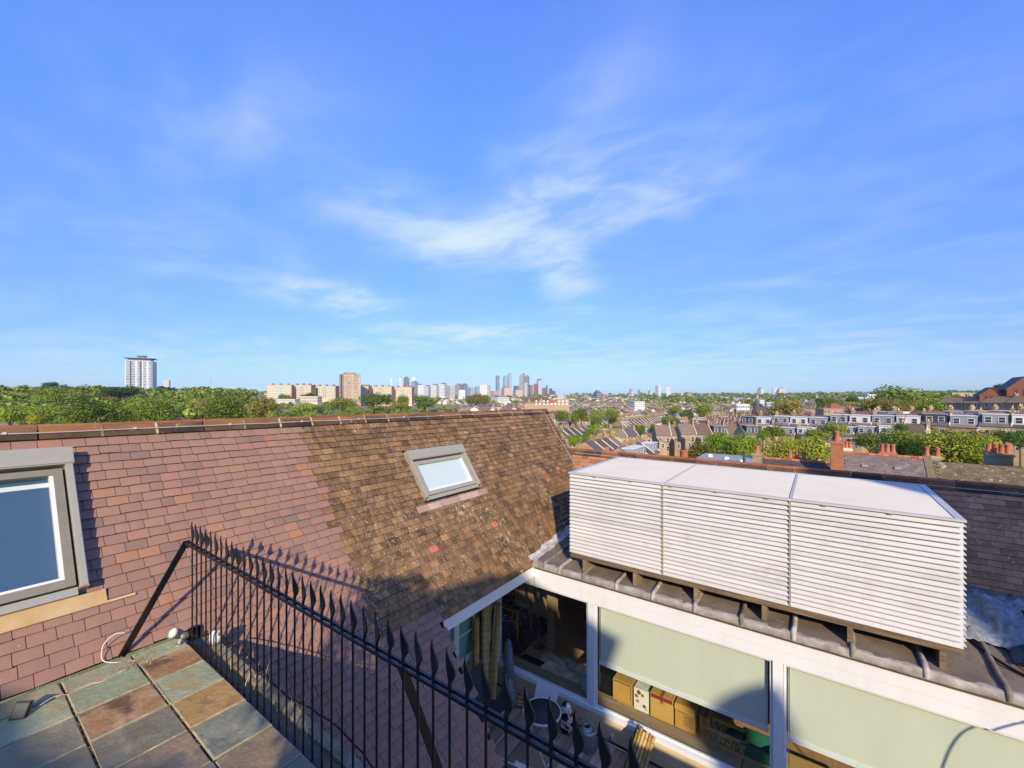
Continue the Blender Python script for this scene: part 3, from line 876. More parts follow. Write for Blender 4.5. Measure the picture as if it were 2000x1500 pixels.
# lead flat roof --------------------------------------------------
def lz(y):
    return -.80 + (y - 6.46) * .075
mb = MB()
nx, ny = 60, 12
V = []; F = []
x0, x1, y0, y1 = -4.42, 3.6, 6.46, 9.3
for i in range(nx + 1):
    for j in range(ny + 1):
        x = x0 + (x1 - x0) * i / nx; y = y0 + (y1 - y0) * j / ny
        V.append((x, y, lz(y) + rnd.gauss(0, .004)))
for i in range(nx):
    for j in range(ny):
        F.append((i * (ny + 1) + j, (i + 1) * (ny + 1) + j, (i + 1) * (ny + 1) + j + 1, i * (ny + 1) + j + 1))
mb.mesh(V, F, .5, True)
lead = part(mb, 'lead_roof', M_LEAD, ext)
mb = MB()
V = []; F = []
for i in range(nx * 2 + 1):
    x = x0 + .2 + (x1 - x0 - .2) * i / (nx * 2)
    for (yy, zz) in ((6.53, lz(6.46) + .004), (6.468, lz(6.46) + .006), (6.452, lz(6.46) - .01), (6.445, -.885), (6.452, -.895)):
        V.append((x, yy + rnd.gauss(0, .0025), zz + rnd.gauss(0, .002)))
for i in range(nx * 2):
    for j in range(4):
        F.append((i * 5 + j, i * 5 + j + 1, (i + 1) * 5 + j + 1, (i + 1) * 5 + j))
mb.mesh(V, [f[::-1] for f in F], .6, True)
part(mb, 'drip_edge', M_LEADW, lead)
xb(-4.2, 3.6, 6.47, 6.56, -.925, -.897, 'drip_batten', plain('brown_batten', '#584a3a', .9))
for x in (-3.98, -3.66, -3.21, -2.63, -2.05, -1.45, -.86, -.27, .32, .95, 1.56, 2.2, 2.85):
    mb = MB()
    mb.tube([(x + rnd.gauss(0, .01), 6.452, lz(6.46) - .075), (x, 6.455, lz(6.46) - .01), (x, 6.475, lz(6.5) + .012)] + [(x + rnd.gauss(0, .004), y, lz(y) + .014) for y in (6.56, 6.7, 6.9, 7.2, 8, 9.0)], [.026, .03] + [.031] * 7, 10, rnd.uniform(.2, .8))
    part(mb, 'lead_roll', M_LEADW, lead)
# crumpled white flashing where the lead meets the tiles
mb = MB()
V = []; F = []
nn = 40
for i in range(nn + 1):
    y = 6.45 + i * .066
    z = lz(y)
    q = z / SP_
    j = rnd.uniform(-.02, .035)
    a = S(y, q + .07 + j, .02); b = S(y, q + .0, .024 + abs(rnd.gauss(0, .006))); c = Vector((b.x + .10 + j, y, z + .012))
    V += [a, b, c]
for i in range(nn):
    F += [(i * 3, i * 3 + 3, i * 3 + 4, i * 3 + 1), (i * 3 + 1, i * 3 + 4, i * 3 + 5, i * 3 + 2)]
mb.mesh(V, [f[::-1] for f in F], .85)
part(mb, 'flashing', M_LEADW, ext, 'crumpled whitish lead flashing between the tiles and the flat roof')

# rear roof slope with terracotta ridge ------------------------------
rear = thing('rear_roof', 'rear brown tiled roof with terracotta ridge behind the white louvred enclosure', 'roof', (0, 10.05, .7))
RYR, RK = 10.05, 1.4
def T(x, q, n=0.0):
    """q down the slope from the ridge"""
    return Vector((x, RYR - q * CP + -n * SP_, .735 - q * SP_ + n * CP)) if False else Vector((x, RYR - q * CP - n * SP_, .735 - q * SP_ + n * CP))
mb = MB()
mb.face([T(-5.5, 2.1, -.03), T(12, 2.1, -.03), T(12, 0, -.03), T(-5.5, 0, -.03)])
mb.face([T(-5.5, 0, 0), T(12, 0, 0), Vector((12, 12.2, -2.2)), Vector((-5.5, 12.2, -2.2))])
part(mb, 'roof_boarding', M_DECKB, rear)
tl = []
for i in range(1, 21):
    q = .10 + i * GA
    x = -5.4 + (i % 2) * .0825
    while x < 9.5:
        w = .165
        xc = x + w / 2; x += w
        if -3.2 < xc < 1.1 and q > .5:
            continue
        tl.append((xc, q, w))
def tile_rear(mbx, xc, q, w):
    a, b = xc - w / 2 + .0015, xc + w / 2 - .0015
    L = GA * 1.16; hi = .015 + rnd.uniform(-.002, .004); dq = rnd.uniform(-.003, .003)
    P = [T(a, q + dq, hi), T(b, q + dq, hi), T(b, q - L, .001), T(a, q - L, .001), T(a, q + dq, hi - .013), T(b, q + dq, hi - .013)]
    mbx.mesh(P, [(0, 1, 2, 3), (4, 5, 1, 0)], rnd.gauss(.5, .14))
tl2 = sorted(tl, key=lambda t: (T(t[0], t[1]) - EYE).length if t[0] > 1.1 or t[0] < -3.2 else 99)
M_BROWN2 = mat('rear_brown_tile', [(0, '#6d4a36'), (0.35, '#93684c'), (0.65, '#ad7f5e'), (1, '#c0946c')], scale=7, na=0.35, ta=.9, rough=.95, bump=.5, bscale=50, spots=[(20, .6, .67, '#cfc5b0', .8, .9, .5, .62)])
for t in tl2[:300]:
    mb = MB(); tile_rear(mb, *t); part(mb, 'brown_tile', M_BROWN2, rear)
mb = MB()
for t in tl2[300:]:
    tile_rear(mb, *t)
part(mb, 'brown_tiles', M_BROWN2, rear, stuff=True)
x = -5.38
while x < 9:
    x1_ = x + .45
    h = rnd.uniform(0, .008)
    mb = MB()
    t_ = rnd.uniform(.3, .8)
    mb.mesh([T(x + .005, .12, .03 + h), T(x1_ - .005, .12, .03 + h), T(x1_ - .005, -.01, .04 + h), T(x + .005, -.01, .04 + h), T(x + .005, .12, 0), T(x1_ - .005, .12, 0)], [(0, 1, 2, 3), (4, 5, 1, 0)], t_ - .15)
    pr = part(mb, 'ridge_tile', M_RIDGE, rear)
    mb = MB(); mb.tube([T(x + .004, -.03, .03 + h), T(x1_ - .004, -.03, .03 + rnd.uniform(0, .01))], .036, 9, t_); part(mb, 'roll', M_ROLL, pr)
    x = x1_
mb = MB(); mb.tube([T(-5.2 + k * .3, .08 + rnd.gauss(0, .003), .045) for k in range(44)], .008, 6)
solo(mb, 'ridge_cable', M_TAPE, 'thin grey cable running below the terracotta ridge of the rear roof', 'cable', (0, 10, .7))

# ------------------------------------------------------------------ louvred plant enclosure
BX0, BX1, BY0, BY1, BZ0, BZ1 = -3.50, 1.235, 6.60, 8.72, -.50, .885
box = thing('louvred_enclosure', 'long cream louvred plant enclosure standing on the lead flat roof', 'enclosure', (-1.1, 7.6, -.6))
seams = [BX0, -1.93, -.31, BX1]
nsl = 22
P_ = (BZ1 - .02 - BZ0) / nsl
def slat_profile(y, z):
    # blade: sloping face outward and down, small lip, returned under
    return [(y, z + P_ * 1.02), (y - .052, z + .012), (y - .052, z), (y - .036, z + .004), (y + .004, z + P_ * .92)]
for b in range(3):
    a, c = seams[b] + (.006 if b else -.02), seams[b + 1] - (.006 if b < 2 else -.02)
    for k in range(nsl):
        z = BZ0 + k * P_
        mb = MB()
        pr = slat_profile(BY0, z)
        j0, j1 = rnd.gauss(0, .0022), rnd.gauss(0, .0022)
        mb.prism([(a, y, zz + j0) for y, zz in pr][::-1], (c - a, rnd.gauss(0, .002), j1 - j0), rnd.gauss(.5, .14))
        part(mb, 'louvre_slat', M_LOUVRE, box)
for xx, sg in ((BX0, -1), (BX1, 1)):
    for k in range(nsl):
        z = BZ0 + k * P_
        mb = MB()
        pr = [(xx - sg * 0, z + P_ * 1.02), (xx + sg * .052, z + .012), (xx + sg * .052, z), (xx + sg * .036, z + .004), (xx - sg * .004, z + P_ * .92)]
        mb.prism([(x_, BY0 + .0, zz) for x_, zz in pr], (0, BY1 - BY0, 0), rnd.gauss(.5, .10))
        part(mb, 'louvre_slat', M_LOUVRE, box)
mb = MB(); mb.box(BX0 + .01, BX1 - .01, BY0 + .03, BY1, BZ0, BZ1 - .03); part(mb, 'core', plain('dim_inside', '#8a867f', .9), box)
for x in seams[1:3]:
    mb = MB(); mb.box(x - .010, x + .010, BY0 - .056, BY0 + .02, BZ0, BZ1 - .02); part(mb, 'mullion', M_GREYALU, box)
# top panels: fine ribs
for b in range(3):
    a, c = seams[b] + .012, seams[b + 1] - .012
    if b == 0: a = BX0 + .03
    if b == 2: c = BX1 - .03
    mb = MB(); mb.box(a, c, BY0 + .01, BY1 - .03, BZ1 - .028, BZ1 - .012, .5)
    tp = part(mb, 'top_panel', M_LOUVTOP, box)
    mb = MB()
    n = 46
    for k in range(n):
        y = BY0 + .02 + (BY1 - BY0 - .08) * k / n
        mb.mesh([(a + .01, y, BZ1 - .012), (c - .01, y, BZ1 - .012), (c - .01, y + .012, BZ1 - .002), (a + .01, y + .012, BZ1 - .002), (c - .01, y + .024, BZ1 - .012), (a + .01, y + .024, BZ1 - .012)], [(0, 1, 2, 3), (3, 2, 4, 5)], .6)
    part(mb, 'ribs', M_LOUVTOP, tp, stuff=True)
mb = MB()
mb.box(BX0 - .045, BX1 + .045, BY0 - .05, BY0 + .01, BZ1 - .022, BZ1 + .002); mb.box(BX0 - .045, BX1 + .045, BY1 - .03, BY1 + .03, BZ1 - .022, BZ1 + .002)
mb.box(BX0 - .045, BX0 + .03, BY0 + .011, BY1 - .031, BZ1 - .022, BZ1 + .001); mb.box(BX1 - .03, BX1 + .045, BY0 + .011, BY1 - .031, BZ1 - .022, BZ1 + .001)
for x in seams[1:3]:
    mb.box(x - .011, x + .011, BY0 + .011, BY1 - .031, BZ1 - .02, BZ1)
part(mb, 'top_frame', plain('pale_trim', '#bab5ae', .5, 0, .03), box)
for k in range(7):
    x = BX0 + .45 + k * .62
    mb = MB(); mb.box(x - .025, x + .025, BY0 - .058, BY0 - .048, BZ1 - .034, BZ1 - .024); part(mb, 'clip', plain('rusty_clip', '#8d7b58', .7) if k == 0 else bpy.data.materials['rusty_clip'], box)
# timber bearers
mb = MB(); mb.box(BX0 - .01, -1.2, BY0 - .03, BY0 + .06, BZ0 - .085, BZ0 - .003); part(mb, 'bearer', M_TIMBER, box)
mb = MB(); mb.box(-1.196, BX1 + .01, BY0 - .03, BY0 + .06, BZ0 - .085, BZ0 - .003); part(mb, 'bearer', M_TIMBER, box)
for x in (-3.25, -2.37, -1.46, -.60, .30, 1.1):
    mb = MB(); mb.box(x - .028, x + .028, BY0 - .035, BY1 - .1, lz(6.6) + .004, BZ0 - .088, rnd.uniform(.2, .8)); part(mb, 'timber_foot', M_TIMBER, box)

# plastic sheet, hoses on the lead roof at the right --------------------
M_PLASTIC = mat('wrinkled_clear_plastic', [(0, '#4c5052'), (0.5, '#75797a'), (1, '#b4b7b6')], scale=6, na=.7, rough=.25, bump=.6, bscale=14, spec=.6, dist=1.5)
def sheet(name, m, label, cat, fx, nx, ny, seed):
    r_ = random.Random(seed)
    mb = MB(); V = []; F = []
    for i in range(nx + 1):
        for j in range(ny + 1):
            V.append(fx(i / nx, j / ny, r_))
    for i in range(nx):
        for j in range(ny):
            F.append((i * (ny + 1) + j, (i + 1) * (ny + 1) + j, (i + 1) * (ny + 1) + j + 1, i * (ny + 1) + j + 1))
    mb.mesh(V, F, .5, True)
    c = sum((Vector(v) for v in V), Vector()) / len(V)
    return solo(mb, name, m, label, cat, c)
def f_plastic(u, v, r_):
    x = 1.42 + u * 1.3; y = 7.35 + v * 1.25
    h = .30 * math.sin(math.pi * min(1, v * 1.05)) ** .8 * (.45 + .55 * math.sin(math.pi * min(1, .25 + u * .8))) + .03 * math.sin(u * 21 + v * 7) + r_.gauss(0, .016)
    return (x, y, lz(y) + .03 + max(0, h))
sheet('plastic_sheet', M_PLASTIC, 'crumpled grey plastic sheet heaped on the lead roof beside the louvred enclosure', 'sheet', f_plastic, 34, 26, 3)
def f_black(u, v, r_):
    x = 1.75 + u * 1.5; y = 7.0 + v * .75
    h = .16 * math.sin(math.pi * u) * math.sin(math.pi * v) + .035 * math.sin(u * 30 - v * 16) + r_.gauss(0, .012)
    return (x, y, lz(y) + .03 + max(0, h))
sheet('black_tarpaulin', mat('black_plastic', [(0, '#0c0c0e'), (1, '#26272a')], scale=8, rough=.3, bump=.5, spec=.6), 'crumpled black tarpaulin on the lead roof below the plastic sheet', 'tarpaulin', f_black, 40, 18, 5)
mb = MB(); mb.lathe((2.62, 8.35, lz(8.3) + .33), [(0, -.16), (.07, -.15), (.09, 0), (.07, .15), (0, .16)], 10, M=Matrix.Rotation(1.2, 3, 'Y'))
solo(mb, 'white_bag', M_WHITE, 'white rolled bag lying on top of the plastic sheet', 'bag', (2.62, 8.3, -.3))
hoses = [
    ('black_hose', [(1.45, 7.45, lz(7.4) + .02), (1.62, 7.0, lz(7) + .03), (1.95, 6.72, lz(6.7) + .03), (2.5, 6.66, lz(6.7) + .03), (3.2, 6.8, lz(6.8) + .03)], .016, 'black hose curving across the lead roof to the front edge'),
    ('black_hose', [(2.0, 7.9, lz(7.9) + .3), (2.05, 7.4, lz(7.4) + .22), (2.1, 6.95, lz(6.95) + .05), (2.2, 6.6, lz(6.6) + .03), (2.35, 6.46, lz(6.46) + .05)], .014, 'straight black hose dropping from the plastic sheet to the lead edge'),
    ('black_hose', [(2.15, 7.95, lz(7.9) + .34), (2.5, 7.5, lz(7.5) + .24), (2.9, 7.25, lz(7.2) + .15), (3.5, 7.1, lz(7.1) + .1)], .020, 'thick black hose over the tarpaulin at the right edge'),
    ('black_hose', [(2.1, 8.0, lz(8) + .3), (2.4, 7.65, lz(7.6) + .28), (2.8, 7.45, lz(7.4) + .2), (3.5, 7.3, lz(7.3) + .14)], .018, 'second black hose close behind the thick one over the tarpaulin'),
]
for nm, P, r_, lb in hoses:
    mb = MB(); mb.tube(smooth_path([Vector(p) for p in P]), r_, 8)
    solo(mb, nm, M_RUBBER, lb, 'hose', P[1])
cab = [Vector(p) for p in ((4.6, 4.4, 1.6), (3.6, 4.7, .5), (3.17, 4.78, .03), (2.90, 4.8, -.22), (2.69, 4.88, -.48), (2.56, 4.9, -.9), (2.50, 4.9, -1.4), (2.48, 4.9, -2.4), (2.46, 4.9, -3.44))]  # cable added out of view, bent so its shadow curves over the blind
mb = MB(); mb.tube(smooth_path(cab), .012, 8)
solo(mb, 'shadow_cable', M_RUBBER, 'dark cable added out of view to cast its curved shadow on the right hand blind', 'cable', cab[2])

# ------------------------------------------------------------------ courtyard deck
mb = MB(); mb.box(-5.3, 4.0, 1.7, YW - .05, -3.6, -3.49)
deck = struct(mb, 'courtyard_deck', M_DECKB)
x = -5.29
while x < 3.6:
    for (a, b) in ((1.75, 3.9), (3.905, YW - .05)):
        mb = MB(); t_ = rnd.uniform(.15, .85)
        sh = rnd.uniform(-.6, .6) if False else 0
        mb.box(x + .003, x + .117, a, b, -3.49, -3.452 + rnd.uniform(-.002, .002), t_)
        part(mb, 'deck_board', M_DECKW, deck)
    x += .12
mb = MB(); mb.box(-2.45, 4.0, 1.60, 1.70, -3.6, -.36); tag(solo(mb, 'terrace_wall', plain('stock_brick_wall', '#8a7355', .9, 0, .15), 'brick wall below the terrace ledge facing the courtyard', 'wall', (0, 1.65, -2)), 'brick wall below the terrace ledge facing the courtyard', 'wall')

DZ = -3.45
M_SLING = plain('black_sling_fabric', '#34343a', .75, 0, .15, 60)
M_CHROME = plain('off_white_metal', '#c5c2ba', .4, .1)
# bistro table
tc_ = Vector((-3.53, 5.66, DZ))
tb = thing('bistro_table', 'small round bistro table with black top and pale rim in the courtyard', 'table', tc_)
mb = MB(); mb.lathe(tc_, [(0, .695), (.285, .695), (.285, .715), (0, .715)], 40); part(mb, 'tabletop', M_SLING, tb)
mb = MB(); mb.lathe(tc_, [(.284, .69), (.302, .69), (.302, .722), (.284, .722), (.284, .69)], 40); part(mb, 'rim', M_CHROME, tb)
for sx in (-1, 1):
    for sy in (-1, 1):
        mb = MB(); mb.tube([tc_ + Vector((sx * .17, sy * .19, .69)), tc_ + Vector((-sx * .19, sy * .17, .0))], .011, 6); part(mb, 'leg', M_CHROME, tb)
mb = MB(); mb.tube([tc_ + Vector((-.19, -.17, .06)), tc_ + Vector((-.19, .17, .06))], .009, 6); mb.tube([tc_ + Vector((.19, -.17, .06)), tc_ + Vector((.19, .17, .06))], .009, 6); part(mb, 'crossbar', M_CHROME, tb)
def chair(loc, rz, label, sling):
    c = Vector(loc)
    th = thing('folding_chair', label, 'chair', c, 'folding chairs around the bistro table')
    Rm = Matrix.Rotation(rz, 3, 'Z')
    def L(x, y, z): return c + Rm @ Vector((x, y, z))
    mb = MB()
    mb.mesh([L(-.20, -.2, .46), L(.2, -.2, .46), L(.2, .2, .45), L(-.2, .2, .45), L(-.20, -.2, .448), L(.2, -.2, .448), L(.2, .2, .438), L(-.2, .2, .438)], [(0, 1, 2, 3), (7, 6, 5, 4), (0, 4, 5, 1), (1, 5, 6, 2), (2, 6, 7, 3), (3, 7, 4, 0)])
    part(mb, 'seat', sling, th)
    mb = MB()
    a, b, d, e = L(-.21, -.24, .52), L(-.21, .24, .52), L(-.40, .24, .98), L(-.40, -.24, .98)
    nrm = (b - a).cross(e - a).normalized() * .012
    mb.mesh([a, b, d, e, a + nrm, b + nrm, d + nrm, e + nrm], [(0, 1, 2, 3), (7, 6, 5, 4), (0, 4, 5, 1), (1, 5, 6, 2), (2, 6, 7, 3), (3, 7, 4, 0)])
    part(mb, 'backrest', sling, th)
    for s_ in (-.215, .215):
        mb = MB(); mb.tube([L(-.42, s_, 1.0), L(-.2, s_, .5), L(.22, s_, 0)], .010, 6); part(mb, 'leg', M_CHROME, th)
        mb = MB(); mb.tube([L(.2, s_ * .9, .46), L(-.22, s_ * .9, 0)], .010, 6); part(mb, 'leg', M_CHROME, th)
    mb = MB(); mb.tube([L(.19, -.2, .05), L(.19, .2, .05)], .008, 6); mb.tube([L(-.19, -.19, .05), L(-.19, .19, .05)], .008, 6); mb.tube([L(.2, -.2, .45), L(.2, .2, .45)], .008, 6); part(mb, 'crossbar', M_CHROME, th)
    return th
chair((-4.42, 5.50, DZ), R(2), 'black folding chair on the left of the bistro table with upright black back', M_SLING)
chair((-3.30, 4.75, DZ), R(95), 'white framed folding chair in front of the bistro table, nearest the railing', plain('white_sling', '#c9c6be', .7))
# reed rolls
M_REED = mat('straw_reed', [(0, '#7d6235'), (0.4, '#a88a52'), (0.75, '#c4a76c'), (1, '#d6c08c')], scale=10, na=.5, rough=.85, bump=.8, bscale=120, stretch=(3, 3, .6))
M_RING = plain('wire_binding', '#6a5636', .8)
def reed_roll(a, b, r_, label, seed):
    rr = random.Random(seed)
    a = Vector(a); b = Vector(b)
    d = (b - a).normalized(); x = d.orthogonal().normalized(); y = d.cross(x)
    L = (b - a).length
    th = thing('reed_screen_roll', label, 'reed roll', a, 'rolled reed screens in the courtyard')
    mb = MB(); n = 18
    for k in range(n):
        an = 2 * math.pi * k / n
        o_ = x * math.cos(an) * r_ + y * math.sin(an) * r_
        o2 = o_ * rr.uniform(.93, 1.07)
        mb.tube([a + o_, b + o2 + d * rr.uniform(-.03, .03)], r_ * .19, 5, rr.random())
    mb.tube([a + d * .01, b - d * .02], r_ * .97, 12, .2)
    part(mb, 'reeds', M_REED, th)
    mb = MB()
    for k in range(int(L / .11)):
        p = a + d * (.05 + k * .11)
        mb.tube([p + (x * math.cos(t_) + y * math.sin(t_)) * r_ * 1.2 for t_ in [i * math.pi / 6 for i in range(13)]], .0035, 4, cap=False)
    part(mb, 'binding_wire', M_RING, th, stuff=True)
reed_roll((-5.00, 5.92, DZ), (-5.20, 6.46, -1.42), .055, 'tallest straw reed roll leaning in the courtyard corner', 1)
reed_roll((-4.93, 5.95, DZ), (-5.21, 6.28, -1.75), .070, 'thick straw reed roll leaning leftmost against the sash windows', 2)
reed_roll((-4.82, 6.0, DZ), (-5.04, 6.46, -1.82), .060, 'straw reed roll leaning rightmost against the corner post', 3)
reed_roll((-4.98, 5.75, DZ), (-5.24, 6.05, -1.98), .055, 'shorter thin straw reed roll behind the others by the sash window', 8)
reed_roll((-4.62, 6.30, DZ + .08), (-4.02, 6.42, DZ + .10), .075, 'straw reed roll lying on the deck along the wall under the window', 4)
reed_roll((-2.22, 5.85, DZ), (-2.12, 6.35, -2.86), .13, 'fat short straw reed roll standing by the wall nearest the railing', 5)
reed_roll((-1.75, 6.15, DZ + .1), (-.7, 6.3, DZ + .12), .10, 'straw reed roll lying on the deck at the right under the wide window', 6)
# blue-grey bags in the corner
M_BAGB = mat('blue_grey_plastic', [(0, '#39424c'), (.5, '#66717d'), (1, '#8f9aa5')], scale=8, na=.7, rough=.4, bump=.5, dist=1)
def blob(name, c, r_, label, cat, m, seed, sq=.18, taper=0.0):
    rr = random.Random(seed); mb = MB(); V = []; F = []
    n, k = 16, 10
    for i in range(k + 1):
        ph = math.pi * i / k
        for j in range(n):
            th_ = 2 * math.pi * j / n
            f = 1 + rr.uniform(-sq, sq)
            zz = math.cos(ph)
            w = math.sin(ph) ** .7 * (1 - taper * (zz + 1) / 2)
            V.append((c[0] + r_[0] * w * math.cos(th_) * f, c[1] + r_[1] * w * math.sin(th_) * f, max(c[2] + r_[2] * zz, c[2] - r_[2])))
    for i in range(k):
        for j in range(n):
            F.append((i * n + j, (i + 1) * n + j, (i + 1) * n + (j + 1) % n, i * n + (j + 1) % n))
    mb.mesh(V, F, .5, True)
    return solo(mb, name, m, label, cat, c)
blob('plastic_sack', (-4.70, 6.36, -2.75), (.13, .10, .42), 'tall blue grey plastic sack slumped in the corner beside the reed rolls', 'sack', M_BAGB, 3, .14, .4)
blob('plastic_sack', (-4.58, 6.2, -3.2), (.17, .14, .25), 'lower blue grey plastic sack on the deck below the tall one', 'sack', M_BAGB, 4, .16, .2)
M_STRIPE = mat('striped_bag', [(0, '#1d1d20'), (.46, '#26262b'), (.5, '#d5d2cf'), (.62, '#d5d2cf'), (.66, '#8d1f2d'), (1, '#a22535')], scale=7, na=.75, ta=0, rough=.5, bump=.3)
blob('carrier_bag', (-3.45, 6.30, -3.20), (.15, .10, .27), 'black white and red carrier bag on the deck between table and watering can', 'bag', M_STRIPE, 9, .15, .3)
mb = MB(); mb.mesh([(-4.15, 6.30, -3.4), (-3.72, 6.33, -3.4), (-3.72, 6.50, -2.98), (-4.15, 6.48, -2.98), (-4.15, 6.32, -3.4), (-3.72, 6.35, -3.4), (-3.72, 6.52, -2.98), (-4.15, 6.50, -2.98)], [(0, 1, 2, 3), (7, 6, 5, 4), (3, 2, 6, 7), (1, 5, 6, 2), (0, 3, 7, 4), (0, 4, 5, 1)])
solo(mb, 'white_board', M_WHITE, 'white board leaning on the wall behind the bistro table', 'board', (-3.9, 6.4, -3.4))
# watering can
wc = Vector((-3.02, 6.24, DZ))
M_GALV = mat('galvanised_steel', [(0, '#5f6667'), (.5, '#848b8b'), (1, '#a8aeae')], scale=9, na=.5, rough=.45, metal=.55)
can = thing('watering_can', 'galvanised watering can on the deck by the wall under the white post', 'watering can', wc)
mb = MB(); mb.lathe(wc, [(0, .0), (.135, .0), (.14, .01), (.13, .27), (.125, .285), (.10, .30)], 24)
mb.lathe(wc + Vector((-.02, 0, 0)), [(.10, .30), (.085, .31), (.06, .345), (.05, .345), (.05, .30)], 20); part(mb, 'body', M_GALV, can)
mb = MB(); mb.tube(smooth_path([wc + Vector(p) for p in ((-.12, 0, .10), (-.20, 0, .22), (-.16, 0, .38), (0, 0, .44), (.10, 0, .36), (.10, 0, .29))]), .010, 8); part(mb, 'handle', M_GALV, can)
mb = MB(); mb.tube([wc + Vector(p) for p in ((.11, .0, .08), (.22, .02, .17), (.36, .04, .30))], [.035, .024, .016], 10); part(mb, 'spout', M_GALV, can)
mb = MB(); mb.tube([wc + Vector(p) for p in ((.355, .04, .295), (.40, .045, .335), (.405, .045, .34))], [.016, .045, .042], 14); part(mb, 'rose', M_GALV, can)

# ------------------------------------------------------------------ things behind the glass
M_CARD = mat('cardboard', [(0, '#a9803f'), (.5, '#c0944c'), (1, '#cda661')], scale=5, na=.4, ta=.8, rough=.85)
M_CARD2 = mat('pale_wood', [(0, '#a5824c'), (.5, '#c39d60'), (1, '#d2b27a')], scale=5, na=.4, rough=.7, stretch=(.6, 6, 6))
M_TAPEC = plain('packing_tape', '#8d6a35', .3)
M_RED_P = plain('dark_red_print', '#8f2e36', .6)
M_INK = plain('dark_print', '#4b3f2f', .7)
M_BLK = plain('black_plastic_case', '#1b1b1d', .5)
BT = -3.08
bench = thing('wooden_bench', 'long pale wooden bench behind the wide window carrying boxes', 'bench', (-1.8, 7.25, DZ))
mb = MB(); mb.box(-3.3, .6, 6.99, 7.50, BT - .03, BT, .5); part(mb, 'bench_top', M_CARD2, bench)
mb = MB(); mb.box(-3.3, .6, 7.02, 7.05, BT - .10, BT - .032, .4); part(mb, 'rail', M_CARD2, bench)
for x in (-2.95, -1.5, -.25):
    mb = MB(); mb.box(x - .025, x + .025, 7.0, 7.05, DZ, BT - .102); part(mb, 'leg', M_CARD2, bench)
    mb = MB(); mb.box(x - .025, x + .025, 7.44, 7.49, DZ, BT - .032); part(mb, 'leg', M_CARD2, bench)
def carton(x0, x1, y0, y1, z0, z1, label, m=M_CARD, tape=True, extra=None, name='cardboard_box', cat='box', group='boxes on the bench behind the window'):
    th = thing(name, label, cat, ((x0 + x1) / 2, (y0 + y1) / 2, z0), group)
    mb = MB(); mb.box(x0, x1, y0, y1, z0, z1, rnd.uniform(.3, .8)); part(mb, 'carton', m, th)
    if tape:
        xm = (x0 + x1) / 2
        mb = MB(); mb.box(xm - .025, xm + .025, y0 - .0015, y0, z1 - .12, z1 + .001); mb.box(xm - .025, xm + .025, y0, y1, z1, z1 + .0015); part(mb, 'tape', M_TAPEC, th)
    if extra:
        extra(th)
    return th
carton(-3.20, -2.97, 7.05, 7.35, BT, BT + .36, 'black box leftmost on the bench behind the wide window', M_BLK, False, name='black_case')
def ex1(th):
    mb = MB(); mb.box(-2.90, -2.60, 7.015, 7.0185, BT + .335, BT + .35); mb.box(-2.61, -2.604, 7.015, 7.0185, BT + .1, BT + .335); part(mb, 'print', M_INK, th)
carton(-2.92, -2.59, 7.02, 7.34, BT, BT + .37, 'yellowish cardboard box with dark edges, second from the left', M_CARD, False, ex1)
def ex2(th):
    for k, (x, z, c, r_) in enumerate((x - .10, z, c, r_) for x, z, c, r_ in ((-2.36, .30, '#8a4a2e', .035), (-2.40, .23, '#a96b3d', .03), (-2.38, .15, '#c08a4d', .03), (-2.27, .10, '#a1473a', .03), (-2.30, .27, '#6d7440', .025))):
        mb = MB(); mb.lathe((x, 7.027, BT + z), [(0, 0), (r_, 0), (r_, .002), (0, .002)], 12, M=Matrix.Rotation(R(90), 3, 'X')); part(mb, 'printed_picture', plain('print_%d' % k, c, .6), th)
    mb = MB(); mb.bar((-2.36, 7.027, BT + .05), (-2.32, 7.027, BT + .07), .004, .006); part(mb, 'print', M_INK, th)
carton(-2.55, -2.30, 7.03, 7.32, BT, BT + .36, 'white printed box with food pictures between two cardboard boxes', plain('white_card', '#d8d3c8', .6), False, ex2, name='printed_box')
def ex3(th):
    mb = MB(); mb.box(-2.25, -1.91, 6.995, 6.999, BT + .34, BT + .40); part(mb, 'red_print', M_RED_P, th)
carton(-2.26, -1.90, 7.0, 7.36, BT, BT + .41, 'largest tall cardboard box with red printed top edge', M_CARD, True, ex3)
def ex4(th):
    mb = MB()
    for k in range(6):
        mb.box(-1.75 + (k % 2) * .02, -1.60, 7.006, 7.009, BT + .09 + k * .028, BT + .096 + k * .028)
    mb.box(-1.84, -1.62, 7.006, 7.009, BT + .28, BT + .287)
    part(mb, 'print', M_INK, th)
    mb = MB(); mb.mesh([(-1.87, 7.01, BT + .40), (-1.57, 7.01, BT + .40), (-1.57, 6.93, BT + .33), (-1.87, 6.96, BT + .34)], [(0, 1, 2, 3), (3, 2, 1, 0)]) ; part(mb, 'flap', M_CARD, th)
carton(-1.87, -1.57, 7.01, 7.36, BT, BT + .40, 'cardboard box with printed handling symbols and open flap, right of the tall one', M_CARD, False, ex4)
carton(-1.53, -1.38, 7.12, 7.36, BT, BT + .28, 'small plain cardboard box beside the wicker basket', M_CARD, True)
